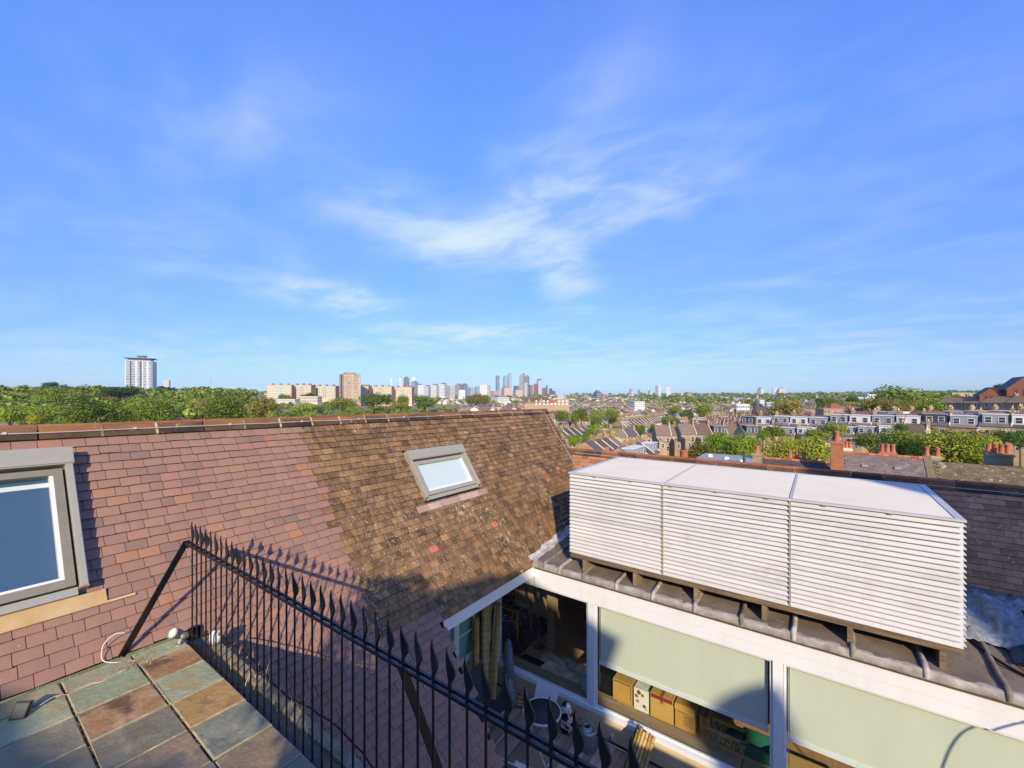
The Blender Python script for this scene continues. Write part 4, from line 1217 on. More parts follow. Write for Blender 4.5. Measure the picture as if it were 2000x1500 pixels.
# basket
bs = thing('wicker_basket', 'long wicker basket with wooden rim on the bench', 'basket', (-1.13, 7.17, BT))
mb = MB()
n = 22
for lay in range(7):
    z = BT + .012 + lay * .024
    gx, gy = .225 + lay * .006, .12 + lay * .004
    for k in range(n):
        t0 = -1 + 2 * k / n; t1 = -1 + 2 * (k + 1) / n
        oo = .006 * (1 if (k + lay) % 2 else -1)
        mb.box(-1.13 + gx * t0, -1.13 + gx * t1 - .003, 7.17 - gy - .006 + oo, 7.17 - gy + .006 + oo, z, z + .021, rnd.random())
        mb.box(-1.13 + gx * t0, -1.13 + gx * t1 - .003, 7.17 + gy - .006 + oo, 7.17 + gy + .006 + oo, z, z + .021, rnd.random())
    for k in range(10):
        t0 = -1 + 2 * k / 10; t1 = -1 + 2 * (k + 1) / 10
        oo = .006 * (1 if (k + lay) % 2 else -1)
        for s_ in (-1, 1):
            mb.box(-1.13 + s_ * gx - .006 + oo, -1.13 + s_ * gx + .006 + oo, 7.17 + gy * t0, 7.17 + gy * t1 - .003, z, z + .021, rnd.random())
mb.box(-1.35, -.91, 7.06, 7.28, BT, BT + .01)
part(mb, 'weave', M_REED, bs, stuff=True)
mb = MB()
mb.box(-1.40, -.86, 7.025, 7.045, BT + .175, BT + .215); mb.box(-1.40, -.86, 7.295, 7.315, BT + .175, BT + .215); mb.box(-1.40, -1.38, 7.046, 7.294, BT + .175, BT + .215); mb.box(-.88, -.86, 7.046, 7.294, BT + .175, BT + .215)
part(mb, 'rim', M_CARD2, bs)
blob('dark_cloth', (-1.04, 7.17, BT + .16), (.13, .09, .06), 'dark bundled cloth inside the wicker basket', 'cloth', M_SLING, 12, .2)
mb = MB(); mb.box(-1.35, -.90, 7.16, 7.20, BT + .26, BT + .275, M=Matrix.Rotation(R(0), 4, 'Z')); solo(mb, 'yellow_ruler', plain('yellow_plastic', '#b9b62f', .4), 'long yellow strip lying above the wicker basket', 'strip', (-1.1, 7.18, BT + .26))
# green crate
gc = thing('green_crate', 'dark green plastic crate at the right end of the bench', 'crate', (-.73, 7.18, BT))
mb = MB()
M_GREENP = plain('green_plastic', '#1f6a52', .45)
mb.mesh([(-.90, 7.05, BT), (-.50, 7.05, BT), (-.50, 7.32, BT), (-.90, 7.32, BT), (-.93, 7.02, BT + .2), (-.47, 7.02, BT + .2), (-.47, 7.35, BT + .2), (-.93, 7.35, BT + .2)], [(3, 2, 1, 0), (0, 1, 5, 4), (1, 2, 6, 5), (2, 3, 7, 6), (3, 0, 4, 7)])
part(mb, 'body', M_GREENP, gc)
mb = MB(); mb.box(-.95, -.45, 7.0, 7.02, BT + .18, BT + .21); mb.box(-.95, -.45, 7.35, 7.37, BT + .18, BT + .21); mb.box(-.95, -.93, 7.021, 7.349, BT + .18, BT + .21); mb.box(-.47, -.45, 7.021, 7.349, BT + .18, BT + .21); part(mb, 'rim', M_GREENP, gc)
# small wooden chest and cartons in front, below the bench top
ch = thing('wooden_chest', 'small pale wooden chest with dark slots in front of the cardboard boxes', 'chest', (-2.66, 6.97, BT - .2))
mb = MB(); mb.box(-2.82, -2.50, 6.93, 7.0, BT - .20, BT + .01, .8); part(mb, 'body', M_CARD2, ch)
mb = MB(); mb.box(-2.83, -2.49, 6.915, 6.985, BT + .012, BT + .035, .9); part(mb, 'lid', M_CARD2, ch)
mb = MB(); mb.box(-2.77, -2.56, 6.926, 6.9295, BT - .05, BT - .042); mb.box(-2.68, -2.66, 6.926, 6.9295, BT - .09, BT - .075); part(mb, 'slot', M_INK, ch)
carton(-2.36, -2.16, 6.94, 6.985, DZ + .1, BT - .04, 'small grey printed packet below the white printed box', plain('grey_packet', '#8f8778', .6), False, name='packet', cat='packet')
carton(-2.12, -1.82, 6.94, 6.985, DZ + .1, BT - .06, 'open low cardboard box below the largest box', M_CARD, False)
# first bay: heap under a dust sheet, black crate, vase, pillar, chair, rug
M_DUST = mat('beige_dust_sheet', [(0, '#a59a82'), (.5, '#c4b99f'), (1, '#d6ccb4')], scale=5, na=.4, rough=.9, bump=.3)
def f_heap(u, v, r_):
    x = -4.75 + u * 1.65; y = 6.78 + v * 1.15
    e = max(0, 1 - (abs(u - .52) / .5) ** 2.4) * max(0, 1 - (abs(v - .5) / .5) ** 2.6)
    h = .52 * e ** .45 * (.75 + .25 * math.sin(u * 6 + v * 3)) + .035 * math.sin(u * 19 + v * 23) * e + .02 * math.sin(u * 41 - v * 13) * e
    return (x + .04 * math.sin(v * 17), y + .04 * math.sin(u * 23), DZ + .015 + max(0, h))
sheet('dust_sheet', M_DUST, 'beige dust sheet draped over a heap behind the left window', 'sheet', f_heap, 46, 36, 4)
cr = thing('black_basket', 'black ribbed storage basket beside the dust sheet behind the left window', 'basket', (-4.62, 6.95, DZ))
mb = MB(); mb.box(-4.85, -4.38, 6.83, 7.12, DZ, DZ + .42); part(mb, 'body', M_BLK, cr)
mb = MB()
for k in range(16):
    x = -4.85 + k * .03; mb.box(x, x + .016, 6.818, 6.829, DZ + .02, DZ + .40)
part(mb, 'ribs', M_BLK, cr, stuff=True)
mb = MB(); mb.lathe((-3.33, 6.80, -3.02), [(0, 0), (.06, .0), (.095, .07), (.105, .14), (.09, .22), (.05, .27), (.035, .29), (.04, .31), (.03, .315), (.025, .28)], 24)
solo(mb, 'vase', plain('blue_grey_glaze', '#7d8d99', .3), 'round blue grey vase on the window board beside the white post', 'vase', (-3.33, 6.8, -3.02))
mb = MB(); mb.box(-4.92, -4.72, 8.10, 8.24, DZ, -1.05)
solo(mb, 'wooden_pillar', M_BOARD, 'pale wooden pillar standing inside the left room', 'pillar', (-4.8, 8.15, DZ))
mb = MB(); mb.tube([(-5.12, 8.05, DZ), (-5.12, 8.05, -1.05)], .035, 12); mb.lathe((-5.12, 8.05, DZ), [(0, .02), (.14, .02), (.15, 0)], 20)
solo(mb, 'lamp_stand', plain('steel_pole', '#70747a', .3, .6), 'thin steel pole beside the wooden pillar inside the left room', 'lamp stand', (-5.12, 8.05, DZ))
M_FLORAL = mat('floral_fabric', [(0, '#1d2733'), (.48, '#2f3b49'), (.55, '#6d5b63'), (.63, '#a9a79c'), (1, '#c8c2b2')], scale=22, na=.8, ta=0, rough=.8)
ac = thing('armchair', 'floral armchair with yellow wooden frame inside the left room', 'armchair', (-5.95, 8.3, DZ))
mb = MB(); mb.box(-6.25, -5.65, 8.0, 8.55, DZ + .28, DZ + .48); part(mb, 'seat', M_FLORAL, ac)
mb = MB(); mb.box(-6.3, -6.12, 8.0, 8.55, DZ + .48, DZ + 1.0, M=None); part(mb, 'backrest', M_FLORAL, ac)
M_YEL = plain('yellow_varnished_wood', '#b98a2b', .4)
for x, y in ((-6.25, 8.0), (-5.65, 8.0), (-6.25, 8.55), (-5.65, 8.55)):
    mb = MB(); mb.bar((x, y, DZ), (x, y, DZ + .62), .04, .04); part(mb, 'leg', M_YEL, ac)
for y in (8.0, 8.55):
    mb = MB(); mb.bar((-6.28, y, DZ + .64), (-5.62, y, DZ + .64), .05, .03); part(mb, 'armrest', M_YEL, ac)
mb = MB(); mb.box(-7.0, -5.3, 7.2, 9.2, DZ, DZ + .012, M=Matrix.Rotation(0, 4, 'Z'))
solo(mb, 'rug', mat('dark_patterned_rug', [(0, '#2b2426'), (.5, '#4d363e'), (.7, '#7a4852'), (1, '#8d7a6e')], scale=9, na=.6, rough=.95), 'dark patterned rug on the wooden floor of the left room', 'rug', (-6, 8.2, DZ))
mb = MB(); mb.lathe((-5.0, 7.05, DZ), [(0, 0), (.13, 0), (.19, .16), (.2, .25), (.18, .26), (.17, .2)], 20)
solo(mb, 'ceramic_pot', plain('brown_glaze', '#6d5433', .3), 'round brown glazed pot inside the corner of the left window', 'pot', (-5.0, 7.05, DZ))
# ------------------------------------------------------------------ terrain
def sstep(x, a, b):
    t_ = min(1, max(0, (x - a) / (b - a)))
    return t_ * t_ * (3 - 2 * t_)
def cam_rf(x, y):
    return x * math.cos(YAW) + y * math.sin(YAW), -x * math.sin(YAW) + y * math.cos(YAW)
def ground(x, y):
    r, f = cam_rf(x, y)
    d = math.hypot(x, y)
    g = -13 - 8 * sstep(d, 45, 165)
    g += 11 * sstep(d, 900, 3500)
    if f > 1:
        t_ = r / f
        g += 13.5 * sstep(t_, .50, 1.05) * sstep(d, 60, 330)
        g += 22 * sstep(-t_, .25, .75) * sstep(d, 260, 850) * (1 - .5 * sstep(d, 1500, 3000))
    return g
M_GROUND = mat('valley_ground', [(0, '#5a6330'), (.4, '#75783f'), (.65, '#94896a'), (1, '#a89b80')], scale=.045, na=.7, ta=0, rough=.95, spots=[(.3, .55, .7, '#4d5a2a', .7, 0, 0, 0)])
mb = MB()
rad = [0, 15, 30, 45, 60, 80, 100, 125, 150, 180, 220, 270, 330, 400, 500, 620, 780, 1000, 1300, 1700, 2300, 3200, 4500, 6000]
na_ = 96
V = [(0, 0, ground(0, 0))]; F = []
for i, rr in enumerate(rad[1:]):
    for k in range(na_):
        a = 2 * math.pi * k / na_
        x, y = rr * math.cos(a), rr * math.sin(a)
        V.append((x, y, ground(x, y)))
for k in range(na_):
    F.append((0, 1 + k, 1 + (k + 1) % na_))
for i in range(len(rad) - 2):
    for k in range(na_):
        a = 1 + i * na_ + k; b = 1 + i * na_ + (k + 1) % na_
        F.append((a, a + na_, b + na_, b))
mb.mesh(V, F, .5, True)
struct(mb, 'ground', M_GROUND)

# ------------------------------------------------------------------ added gable walls behind the camera, outlines shaped to shade roof and courtyard
M_STOCK = mat('london_stock_brick', [(0, '#77684f'), (.5, '#998668'), (1, '#b3a07e')], scale=.9, na=.5, ta=.8, ra=.5, rough=.9)
def back(x, z):
    """sun-side point at Y=-8 from the shadow measured at Y=-2.5"""
    k = 5.5 / SD.y
    return x - SD.x * k, z - SD.z * k
prof = [(-9, -16), (-9, 1.68), (-1.6, 1.78), (-.9, 1.90), (-.43, 2.04), (.1, 2.14), (.8, 2.3), (1.0, 3.3), (1.35, 3.64), (2.2, 4.05), (3.02, 4.38), (3.5, 4.22), (4.6, 3.9), (5.05, 3.8), (4.8, 3.05), (4.75, -16)]
pts_ = []
for x, z in prof:
    X, Z = back(x, z)
    pts_.append((X, -8.35, max(Z, -14)))
mb = MB(); mb.prism(pts_, (0, .35, 0), .5)
solo(mb, 'shade_gable', M_STOCK, 'stepped brick gable added unseen behind the terrace to cast shade', 'wall', pts_[0])

# tall gable and pointed gablet, added to shade the rear roof and the blinds
prof = [(10.35, -16), (10.35, 5.2), (10.2, 6.4), (10.3, 8.2), (11.0, 9.6), (12.5, 10.6), (16, 11.2), (22, 11.2), (22, -16)]
pts_ = []
for x, z in prof:
    X, Z = back(x, z)
    pts_.append((X, -8.35, max(Z, -14)))
mb = MB(); mb.prism(pts_, (0, .35, 0), .5)
solo(mb, 'tall_shade_gable', M_STOCK, 'tall curved brick gable added unseen behind the terrace to shade the rear roof', 'wall', pts_[0])
prof = [(6.64, -16), (6.62, 3.0), (6.52, 3.31), (6.8, 3.68), (7.0, 3.87), (7.17, 3.98), (7.3, 3.85), (7.45, 3.55), (7.52, 3.35), (7.54, -16)]
pts_ = []
for x, z in prof:
    X, Z = back(x, z)
    pts_.append((X, -8.3, max(Z, -14)))
mb = MB(); mb.prism(pts_, (0, .22, 0), .5)
solo(mb, 'pointed_shade_gablet', M_STOCK, 'small pointed brick gablet added between the two unseen gables to shade the blinds', 'wall', pts_[0])

# ------------------------------------------------------------------ trees
def foliage(name, stops, tr=.18):
    return mat(name, stops, scale=.5, na=.16, ta=1.0, ra=.6, rough=.75, trans=tr, coords='obj', spec=.15)
F_MID = foliage('leaves_mid_green', [(0, '#48591c'), (.5, '#74862f'), (1, '#a3ac4c')])
F_BRIGHT = foliage('leaves_bright_green', [(0, '#5f7a22'), (.5, '#8ea233'), (1, '#b6bd4d')])
F_DARK = foliage('leaves_dark_green', [(0, '#33451f'), (.5, '#526a2c'), (1, '#79883c')])
F_OLIVE = foliage('leaves_olive', [(0, '#595a24'), (.5, '#827f3a'), (1, '#a89d54')])
F_AUT = foliage('leaves_turning', [(0, '#51661f'), (.45, '#75882c'), (.8, '#a5a43c'), (1, '#b9a644')])
FOL = {'m': F_MID, 'b': F_BRIGHT, 'd': F_DARK, 'o': F_OLIVE, 'a': F_AUT}
M_BARK = plain('tree_bark', '#5b4c3b', .9, 0, .12)
def leaf_cloud(seed, n, leaf, nblob, squash=1.0, ball=0.0):
    rr = random.Random(seed)
    B = []
    for k in range(nblob):
        a = rr.uniform(0, 6.283); h = rr.uniform(-.55, .75)
        w = math.sqrt(max(.05, 1 - h * h)) * rr.uniform(.25, .72)
        B.append((w * math.cos(a), w * math.sin(a), h * .72, rr.uniform(.26, .46)))
    B.append((0, 0, .1, .62))
    if ball:
        B = [(0, 0, 0, .92)] + [(.55 * math.cos(i * 1.1), .55 * math.sin(i * 1.1), .5 * math.sin(i * 2.3), .42) for i in range(8)]
    wt_ = [b[3] ** 2 for b in B]
    V = []; Fc = []; T_ = []
    tot_ = sum(wt_)
    for bi, b in enumerate(B):
        m = int(n * wt_[bi] / tot_)
        tb_ = rr.uniform(-.14, .14)
        for _ in range(m):
            z = rr.uniform(-.85, 1); a = rr.uniform(0, 6.283); w = math.sqrt(1 - z * z)
            nrm = Vector((w * math.cos(a), w * math.sin(a), z))
            rad_ = b[3] * (rr.uniform(.72, 1.08) if rr.random() < .85 else rr.uniform(1.0, 1.2))
            p = Vector(b[:3]) + nrm * rad_
            p.z *= squash
            nn_ = (nrm + Vector((rr.gauss(0, .5), rr.gauss(0, .5), rr.gauss(0.1, .5)))).normalized()
            t1 = nn_.orthogonal().normalized(); t1.rotate(Matrix.Rotation(rr.uniform(0, 6.28), 3, nn_).to_quaternion())
            t2 = nn_.cross(t1)
            s1 = leaf * rr.uniform(.6, 1.25); s2 = s1 * rr.uniform(.5, .8)
            i0 = len(V)
            V += [p - t1 * s1, p - t2 * s2 + nn_ * s1 * .15, p + t1 * s1, p + t2 * s2 - nn_ * s1 * .1]
            Fc.append((i0, i0 + 1, i0 + 2, i0 + 3)); T_.append(min(1, max(0, .5 + tb_ + rr.gauss(0, .13))))
    return V, Fc, T_
CR = {}
def crown_data(kind, lod, var):
    key = (kind, lod, var)
    if key in CR:
        return CR[key]
    n, leaf, nb_ = {0: (9000, .036, 26), 1: (3600, .055, 18), 2: (1300, .085, 12)}[lod]
    if kind == 'r':
        V, Fc, T_ = leaf_cloud(var * 7 + 100 + lod, n, leaf, nb_, .92, 1)
    elif kind == 't':
        V, Fc, T_ = leaf_cloud(var * 7 + 200 + lod, n, leaf, nb_, 1.0)
    else:
        V, Fc, T_ = leaf_cloud(var * 7 + lod, n, leaf, nb_, .95)
    CR[key] = (V, Fc, T_, {})
    return CR[key]
def crown_mesh(kind, lod, var, col):
    V, Fc, T_, cache = crown_data(kind, lod, var)
    if col not in cache:
        me = bpy.data.meshes.new('crown')
        me.from_pydata(V, [], Fc)
        me.materials.append(FOL[col])
        a = me.attributes.new('tint', 'FLOAT', 'FACE'); a.data.foreach_set('value', T_)
        cache[col] = me
    return cache[col]
TRK = {}
def trunk_mesh(var):
    if var not in TRK:
        rr = random.Random(var + 50)
        mb = MB()
        mb.tube([(0, 0, -1.8), (rr.uniform(-.03, .03), 0, -.9), (0, rr.uniform(-.03, .03), -.2), (.02, 0, .35)], [.085, .06, .05, .02], 7)
        for k in range(6):
            a = k * 1.05 + rr.uniform(-.3, .3); h = rr.uniform(-.6, .0)
            mb.tube([(0, 0, h), (.25 * math.cos(a), .25 * math.sin(a), h + .3), (.55 * math.cos(a), .55 * math.sin(a), h + .55)], [.035, .024, .008], 5)
        TRK[var] = mb.data('trunk', M_BARK)
    return TRK[var]
ntree = 0
def tree(u, vt, wpx, d, col, label, group=None, kind='n', hw=1.0, lod=None, name='tree'):
    """crown top at that pixel, crown width in pixels, metres ahead; hw = crown height over width"""
    global ntree
    ntree += 1
    w = wpx / FPX * d
    h = w * hw
    top = at(u, vt, d)
    c = Vector((top.x, top.y, top.z - h * .46))
    return tree_at(c, w / 2, h / 2, d, col, label, group, kind, lod, name)
def tree_at(c, rx, rz_, d, col, label, group=None, kind='n', lod=None, name='tree'):
    if lod is None:
        lod = 0 if rx / d > .045 else (1 if rx / d > .016 else 2)
    var = rnd.randrange(5)
    root = thing(name, label, 'tree', c, group)
    root.rotation_euler = (0, 0, rnd.uniform(0, 6.28))
    root.scale = (rx, rx * rnd.uniform(.92, 1.08), rz_)
    k = link('crown', crown_mesh(kind, lod, var, col), root)
    t_ = link('trunk', trunk_mesh(var), root)
    gz = ground(c.x, c.y)
    t_.scale = (1, 1, max(.6, (c.z - gz + .5) / (rz_ * 1.8)))
    return root
# potted bay tree added behind the camera to shade the lower brown tiles
bt = tree_at(Vector((.55, -2.5, 2.95)), .62, .60, 20, 'm', 'potted bay tree added unseen behind the camera to shade the lower tiles', kind='r', lod=1)
bt.children[1].scale = (1, 1, 2.4)
mb = MB(); mb.lathe((.55, -2.5, .012), [(0, 0), (.2, 0), (.27, .45), (.3, .47), (.3, .52), (.25, .52), (.24, .46), (0, .46)], 20)
solo(mb, 'plant_pot', M_ROLL, 'terracotta pot of the added bay tree, unseen behind the camera', 'pot', (.55, -2.5, 0))
# named trees -------------------------------------------------------------
TR = [
 (185, 776, 120, 150, 'm', 'large bushy green tree just over the ridge, below and left of the white tower', .75),
 (300, 768, 92, 165, 'm', 'green tree just over the ridge, right below the white tower', .85),
 (440, 768, 105, 170, 'm', 'dark layered cedar like tree left of the long cream blocks', .75),
 (510, 772, 62, 165, 'o', 'olive crowned tree directly left of the first cream block', .9),
 (65, 785, 90, 190, 'b', 'bright bush like tree among the flat roofs at far left', .6),
 (75, 806, 40, 130, 'a', 'small yellowing tree over the ridge at the far left', .8),
 (20, 793, 60, 140, 'b', 'pale green tree at the left edge above the ridge', .7),
 (120, 752, 95, 320, 'm', 'broad tree with dark shadow below the left skyline hill', .6),
 (100, 745, 32, 700, 'd', 'dark domed tree on the left skyline', .5),
 (235, 752, 70, 420, 'd', 'dark spreading tree at the left foot of the white tower', .45),
 (375, 755, 26, 300, 'm', 'narrow pointed tree right of the white tower', 2.0),
 (400, 776, 46, 250, 'o', 'olive tree between the white tower and the cedar', .8),
 (555, 769, 32, 560, 'd', 'small dark round tree in front of the first cream block', .7),
 (601, 765, 36, 560, 'd', 'dark green round tree before the middle of the cream blocks', .8),
 (595, 784, 60, 330, 'm', 'round green tree below the low white garages', .6),
 (668, 774, 60, 420, 'a', 'yellowing tree left of the foot of the brick tower', .5),
 (728, 766, 62, 420, 'd', 'dark green tree right of the foot of the brick tower', .6),
 (755, 766, 26, 420, 'd', 'narrow dark tree beside the large dark one right of the brick tower', 1.3),
 (783, 771, 50, 400, 'm', 'mid green tree under the right end of the cream blocks', .7),
 (830, 770, 60, 440, 'm', 'rounded green tree below the white apartment blocks', .6),
 (783, 784, 32, 260, 'm', 'small round tree just above the ridge right of the brick tower', .6),
 (930, 768, 60, 560, 'o', 'olive domed tree in front of the white striped block', .5),
 (1098, 800, 30, 215, 'm', 'round street tree just right of the end of the tiled ridge', .95),
 (1133, 798, 32, 215, 'm', 'second round street tree right of the tiled ridge end', .95),
 (1122, 806, 18, 190, 'a', 'small yellowing tree between two round street trees', 1.2),
 (1168, 797, 34, 225, 'm', 'round street tree above the grey dormers, third from the ridge end', .85),
 (1195, 797, 30, 235, 'm', 'round street tree above the grey dormers, fourth from the ridge end', .85),
 (1158, 812, 28, 200, 'm', 'round street tree right behind the grey dormers', .75),
 (1122, 845, 34, 130, 'b', 'bright green tree between the tiled roof and the white gabled houses', 1.1),
 (1141, 845, 16, 135, 'd', 'narrow dark green shrub like tree beside the bright one', 1.7),
 (1195, 834, 30, 140, 'a', 'tall yellow green tree in the middle of the near terraces', 1.35),
 (1250, 828, 22, 165, 'm', 'small green tree left of the big round street tree', 1.2),
 (1279, 828, 18, 170, 'd', 'small dark tree below the big round street tree', .9),
 (1310, 811, 38, 200, 'm', 'big round street tree above the dark grey dormer', .85),
 (1341, 800, 28, 240, 'd', 'dark round street tree between two lighter ones', .9),
 (1374, 787, 40, 260, 'm', 'largest round tree in the middle of the valley rows', .8),
 (1318, 793, 26, 290, 'm', 'round street tree left of the dark one', .6),
 (1400, 841, 56, 95, 'b', 'bright lime tree in front of the brown roofed house with the dark dormer', 1.0),
 (1445, 845, 88, 80, 'b', 'big yellow green tree left of the narrow yellow brick house', .9),
 (1365, 864, 74, 75, 'o', 'thin olive tree above the grey flat roof', .6),
 (1510, 830, 54, 105, 'm', 'green tree in front of the second dormer house', .6),
 (1535, 778, 68, 240, 'o', 'large brown green tree behind the white dormer row', .65),
 (1480, 785, 24, 280, 'd', 'dark tree left of the slate spire', .8),
 (1528, 848, 84, 62, 'a', 'yellow green tree left part of the clump before the brick chimney', 1.0),
 (1588, 849, 74, 60, 'a', 'yellow green tree right part of the clump touching the brick chimney', 1.05),
 (1650, 782, 52, 240, 'o', 'olive tree with aerials in front, behind the dormer row', .75),
 (1620, 775, 60, 300, 'm', 'green tree above the red brick house on the hill', .5),
 (1668, 774, 40, 290, 'd', 'dark green tree right of the red brick house', .7),
 (1768, 746, 140, 230, 'm', 'tallest dark green tree on the right hillside', .75),
 (1822, 760, 90, 240, 'd', 'dark tree on the right shoulder of the tallest tree', .6),
 (1735, 774, 100, 190, 'o', 'broad olive tree below the tallest tree on the hillside', .55),
 (1822, 784, 60, 165, 'b', 'bright green tree right of the olive tree on the hillside', .55),
 (1632, 824, 46, 110, 'b', 'light green tree among the white dormers', .6),
 (1765, 830, 98, 66, 'm', 'yellow flecked tree left half of the big tree before the dormers', 1.0),
 (1858, 827, 140, 58, 'a', 'largest nearby tree with yellow flecked crown over the stone roof', .85),
 (1905, 836, 84, 56, 'a', 'right hand yellow green shoulder of the nearby tree over the stone roof', 1.0),
 (1760, 826, 28, 75, 'd', 'dark shrub like tree above the yellow flecked one', .8),
 (1955, 749, 28, 260, 'd', 'dark tree beside the red brick gables at the right edge', .8),
 (1595, 836, 54, 92, 'm', 'green bush like tree below the lower dormer row', .7),
 (1700, 842, 60, 84, 'm', 'green tree before the lower row left of the stone tile roof tree', .7),
 (1960, 838, 50, 84, 'd', 'dark tree under the right end of the white dormers', .7),
 (1490, 838, 30, 100, 'b', 'light green bush beside the narrow brick pair', .8),
 (1560, 845, 14, 64, 'd', 'slim dark tree inside the yellow green clump', 1.4),
]
for t_ in TR:
    u, vt, wpx, d, col, lab, hw = t_
    tree(u, vt, wpx, d, col, lab, hw=hw, kind='r' if 'round' in lab and 'street' in lab else 'n')
# trees that nothing tells apart
GLc = {'m': 'mid green tree in the wooded suburb left of the towers', 'b': 'bright green tree in the wooded suburb left of the towers', 'd': 'dark green tree in the wooded suburb left of the towers', 'o': 'olive tree in the wooded suburb left of the towers', 'a': 'yellowing tree in the wooded suburb left of the towers'}
GVc = {'m': 'mid green round tree between the roofs of the valley', 'd': 'dark round tree between the roofs of the valley', 'b': 'bright round tree between the roofs of the valley'}
GRc = {'m': 'mid green tree on the slope beyond the white dormers', 'd': 'dark tree on the slope beyond the white dormers', 'o': 'olive tree on the slope beyond the white dormers', 'a': 'yellowing tree on the slope beyond the white dormers'}
spots_ = []
def free(x, y, r_):
    return all((x - a) ** 2 + (y - b) ** 2 > (r_ + c) ** 2 * .5 for a, b, c in spots_)
k = 0
while k < 110:
    u = rnd.uniform(-40, 860); d = 150 * (850 / 150) ** rnd.random()
    v = HOR
    p = at(u, v, d); gz = ground(p.x, p.y)
    rx = rnd.uniform(5, 9)
    if not free(p.x, p.y, rx): 
        if rnd.random() < .9: continue
    if 500 < u and d > 520: continue
    if 230 < u < 320 and 560 < d < 780: continue
    spots_.append((p.x, p.y, rx)); k += 1
    h = rnd.uniform(7, 12); cc = rnd.choice('mmmbdoa')
    tree_at(Vector((p.x, p.y, gz + h - rx * .8)), rx, rx * rnd.uniform(.75, .95), d, cc, GLc[cc], 'trees of the wooded suburb on the left')
k = 0
while k < 35:
    u = rnd.uniform(1560, 2040); d = 200 * (900 / 200) ** rnd.random()
    p = at(u, HOR, d); gz = ground(p.x, p.y); rx = rnd.uniform(3.5, 6)
    if not free(p.x, p.y, rx): 
        if rnd.random() < .9: continue
    spots_.append((p.x, p.y, rx)); k += 1
    h = rnd.uniform(7, 10); cc = rnd.choice('mmddoa')
    tree_at(Vector((p.x, p.y, gz + h - rx * .8)), rx, rx * .8, d, cc, GRc[cc], 'trees on the slope at the right')
# ------------------------------------------------------------------ houses
M_SLATE = mat('roof_slate', [(0, '#3c3a3b'), (.5, '#5a5654'), (1, '#77706a')], scale=1.2, na=.4, ta=.8, ra=.4, rough=.75)
M_BRTILE = mat('brown_roof_tile', [(0, '#554639'), (.5, '#736150'), (1, '#8f7c68')], scale=1.2, na=.4, ta=.8, ra=.5, rough=.85)
M_REDBR = mat('red_brick', [(0, '#7b4a35'), (.5, '#a06a4c'), (1, '#b58363')], scale=1.0, na=.5, ta=.8, ra=.3, rough=.9)
M_CREAM = mat('cream_render', [(0, '#b9ad90'), (.5, '#cfc4aa'), (1, '#ddd6c2')], scale=.6, na=.4, ta=.8, ra=.4, rough=.85)
M_WALLW = mat('white_render', [(0, '#bdbab2'), (.5, '#d3d0ca'), (1, '#dedcd8')], scale=.6, na=.4, ta=.8, ra=.2, rough=.8)
M_DGREY = plain('dark_grey_cladding', '#3d4046', .7)
M_LGREY = plain('light_grey_cladding', '#8d9094', .7)
M_WIN = plain('far_window_pane', '#30373e', .15, 0, .2, 2, spec=.8)
M_POT = mat('terracotta_pot', [(0, '#8a4a33'), (.5, '#a86148'), (1, '#bb7a5c')], scale=4, na=.4, ta=.9, ra=.3, rough=.8)
M_POTB = mat('buff_pot', [(0, '#a88a5c'), (.5, '#c2a473'), (1, '#d2b98a')], scale=4, na=.4, ta=.9, ra=.3, rough=.8)
WALLS = {'s': M_STOCK, 'r': M_REDBR, 'c': M_CREAM, 'w': M_WALLW}
M_SANDR = mat('sandy_roof_tile', [(0, '#6d5d48'), (.5, '#8d7a5f'), (1, '#a89478')], scale=1.2, na=.4, ta=.8, ra=.3, rough=.85)
ROOFS = {'s': M_SLATE, 'b': M_BRTILE, 'y': M_SANDR}
CLAD = {'d': M_DGREY, 'l': M_LGREY, 'w': M_WALLW}
_win = {}
def win_data(w, h):
    k = (w, h)
    if k not in _win:
        mb = MB()
        mb.box(-w / 2, w / 2, -.06, .02, 0, .08); mb.box(-w / 2, w / 2, -.06, .02, h - .08, h); mb.box(-w / 2, -w / 2 + .09, -.06, .02, .08, h - .08); mb.box(w / 2 - .09, w / 2, -.06, .02, .08, h - .08)
        mb.box(-w / 2 + .09, w / 2 - .09, -.05, .01, h * .5 - .035, h * .5 + .035)
        mb.cm = 1
        mb.face([(-w / 2 + .09, -.02, .08), (w / 2 - .09, -.02, .08), (w / 2 - .09, -.02, h - .08), (-w / 2 + .09, -.02, h - .08)])
        _win[k] = mb.data('window', [M_WALLW, M_WIN])
    return _win[k]
_pot = {}
def pot_data(b):
    if b not in _pot:
        mb = MB(); mb.lathe((0, 0, 0), [(.14, 0), (.15, .05), (.12, .1), (.105, .5), (.13, .55), (.13, .6), (.09, .6), (.08, .4)], 10)
        _pot[b] = mb.data('chimney_pot', M_POTB if b else M_POT)
    return _pot[b]
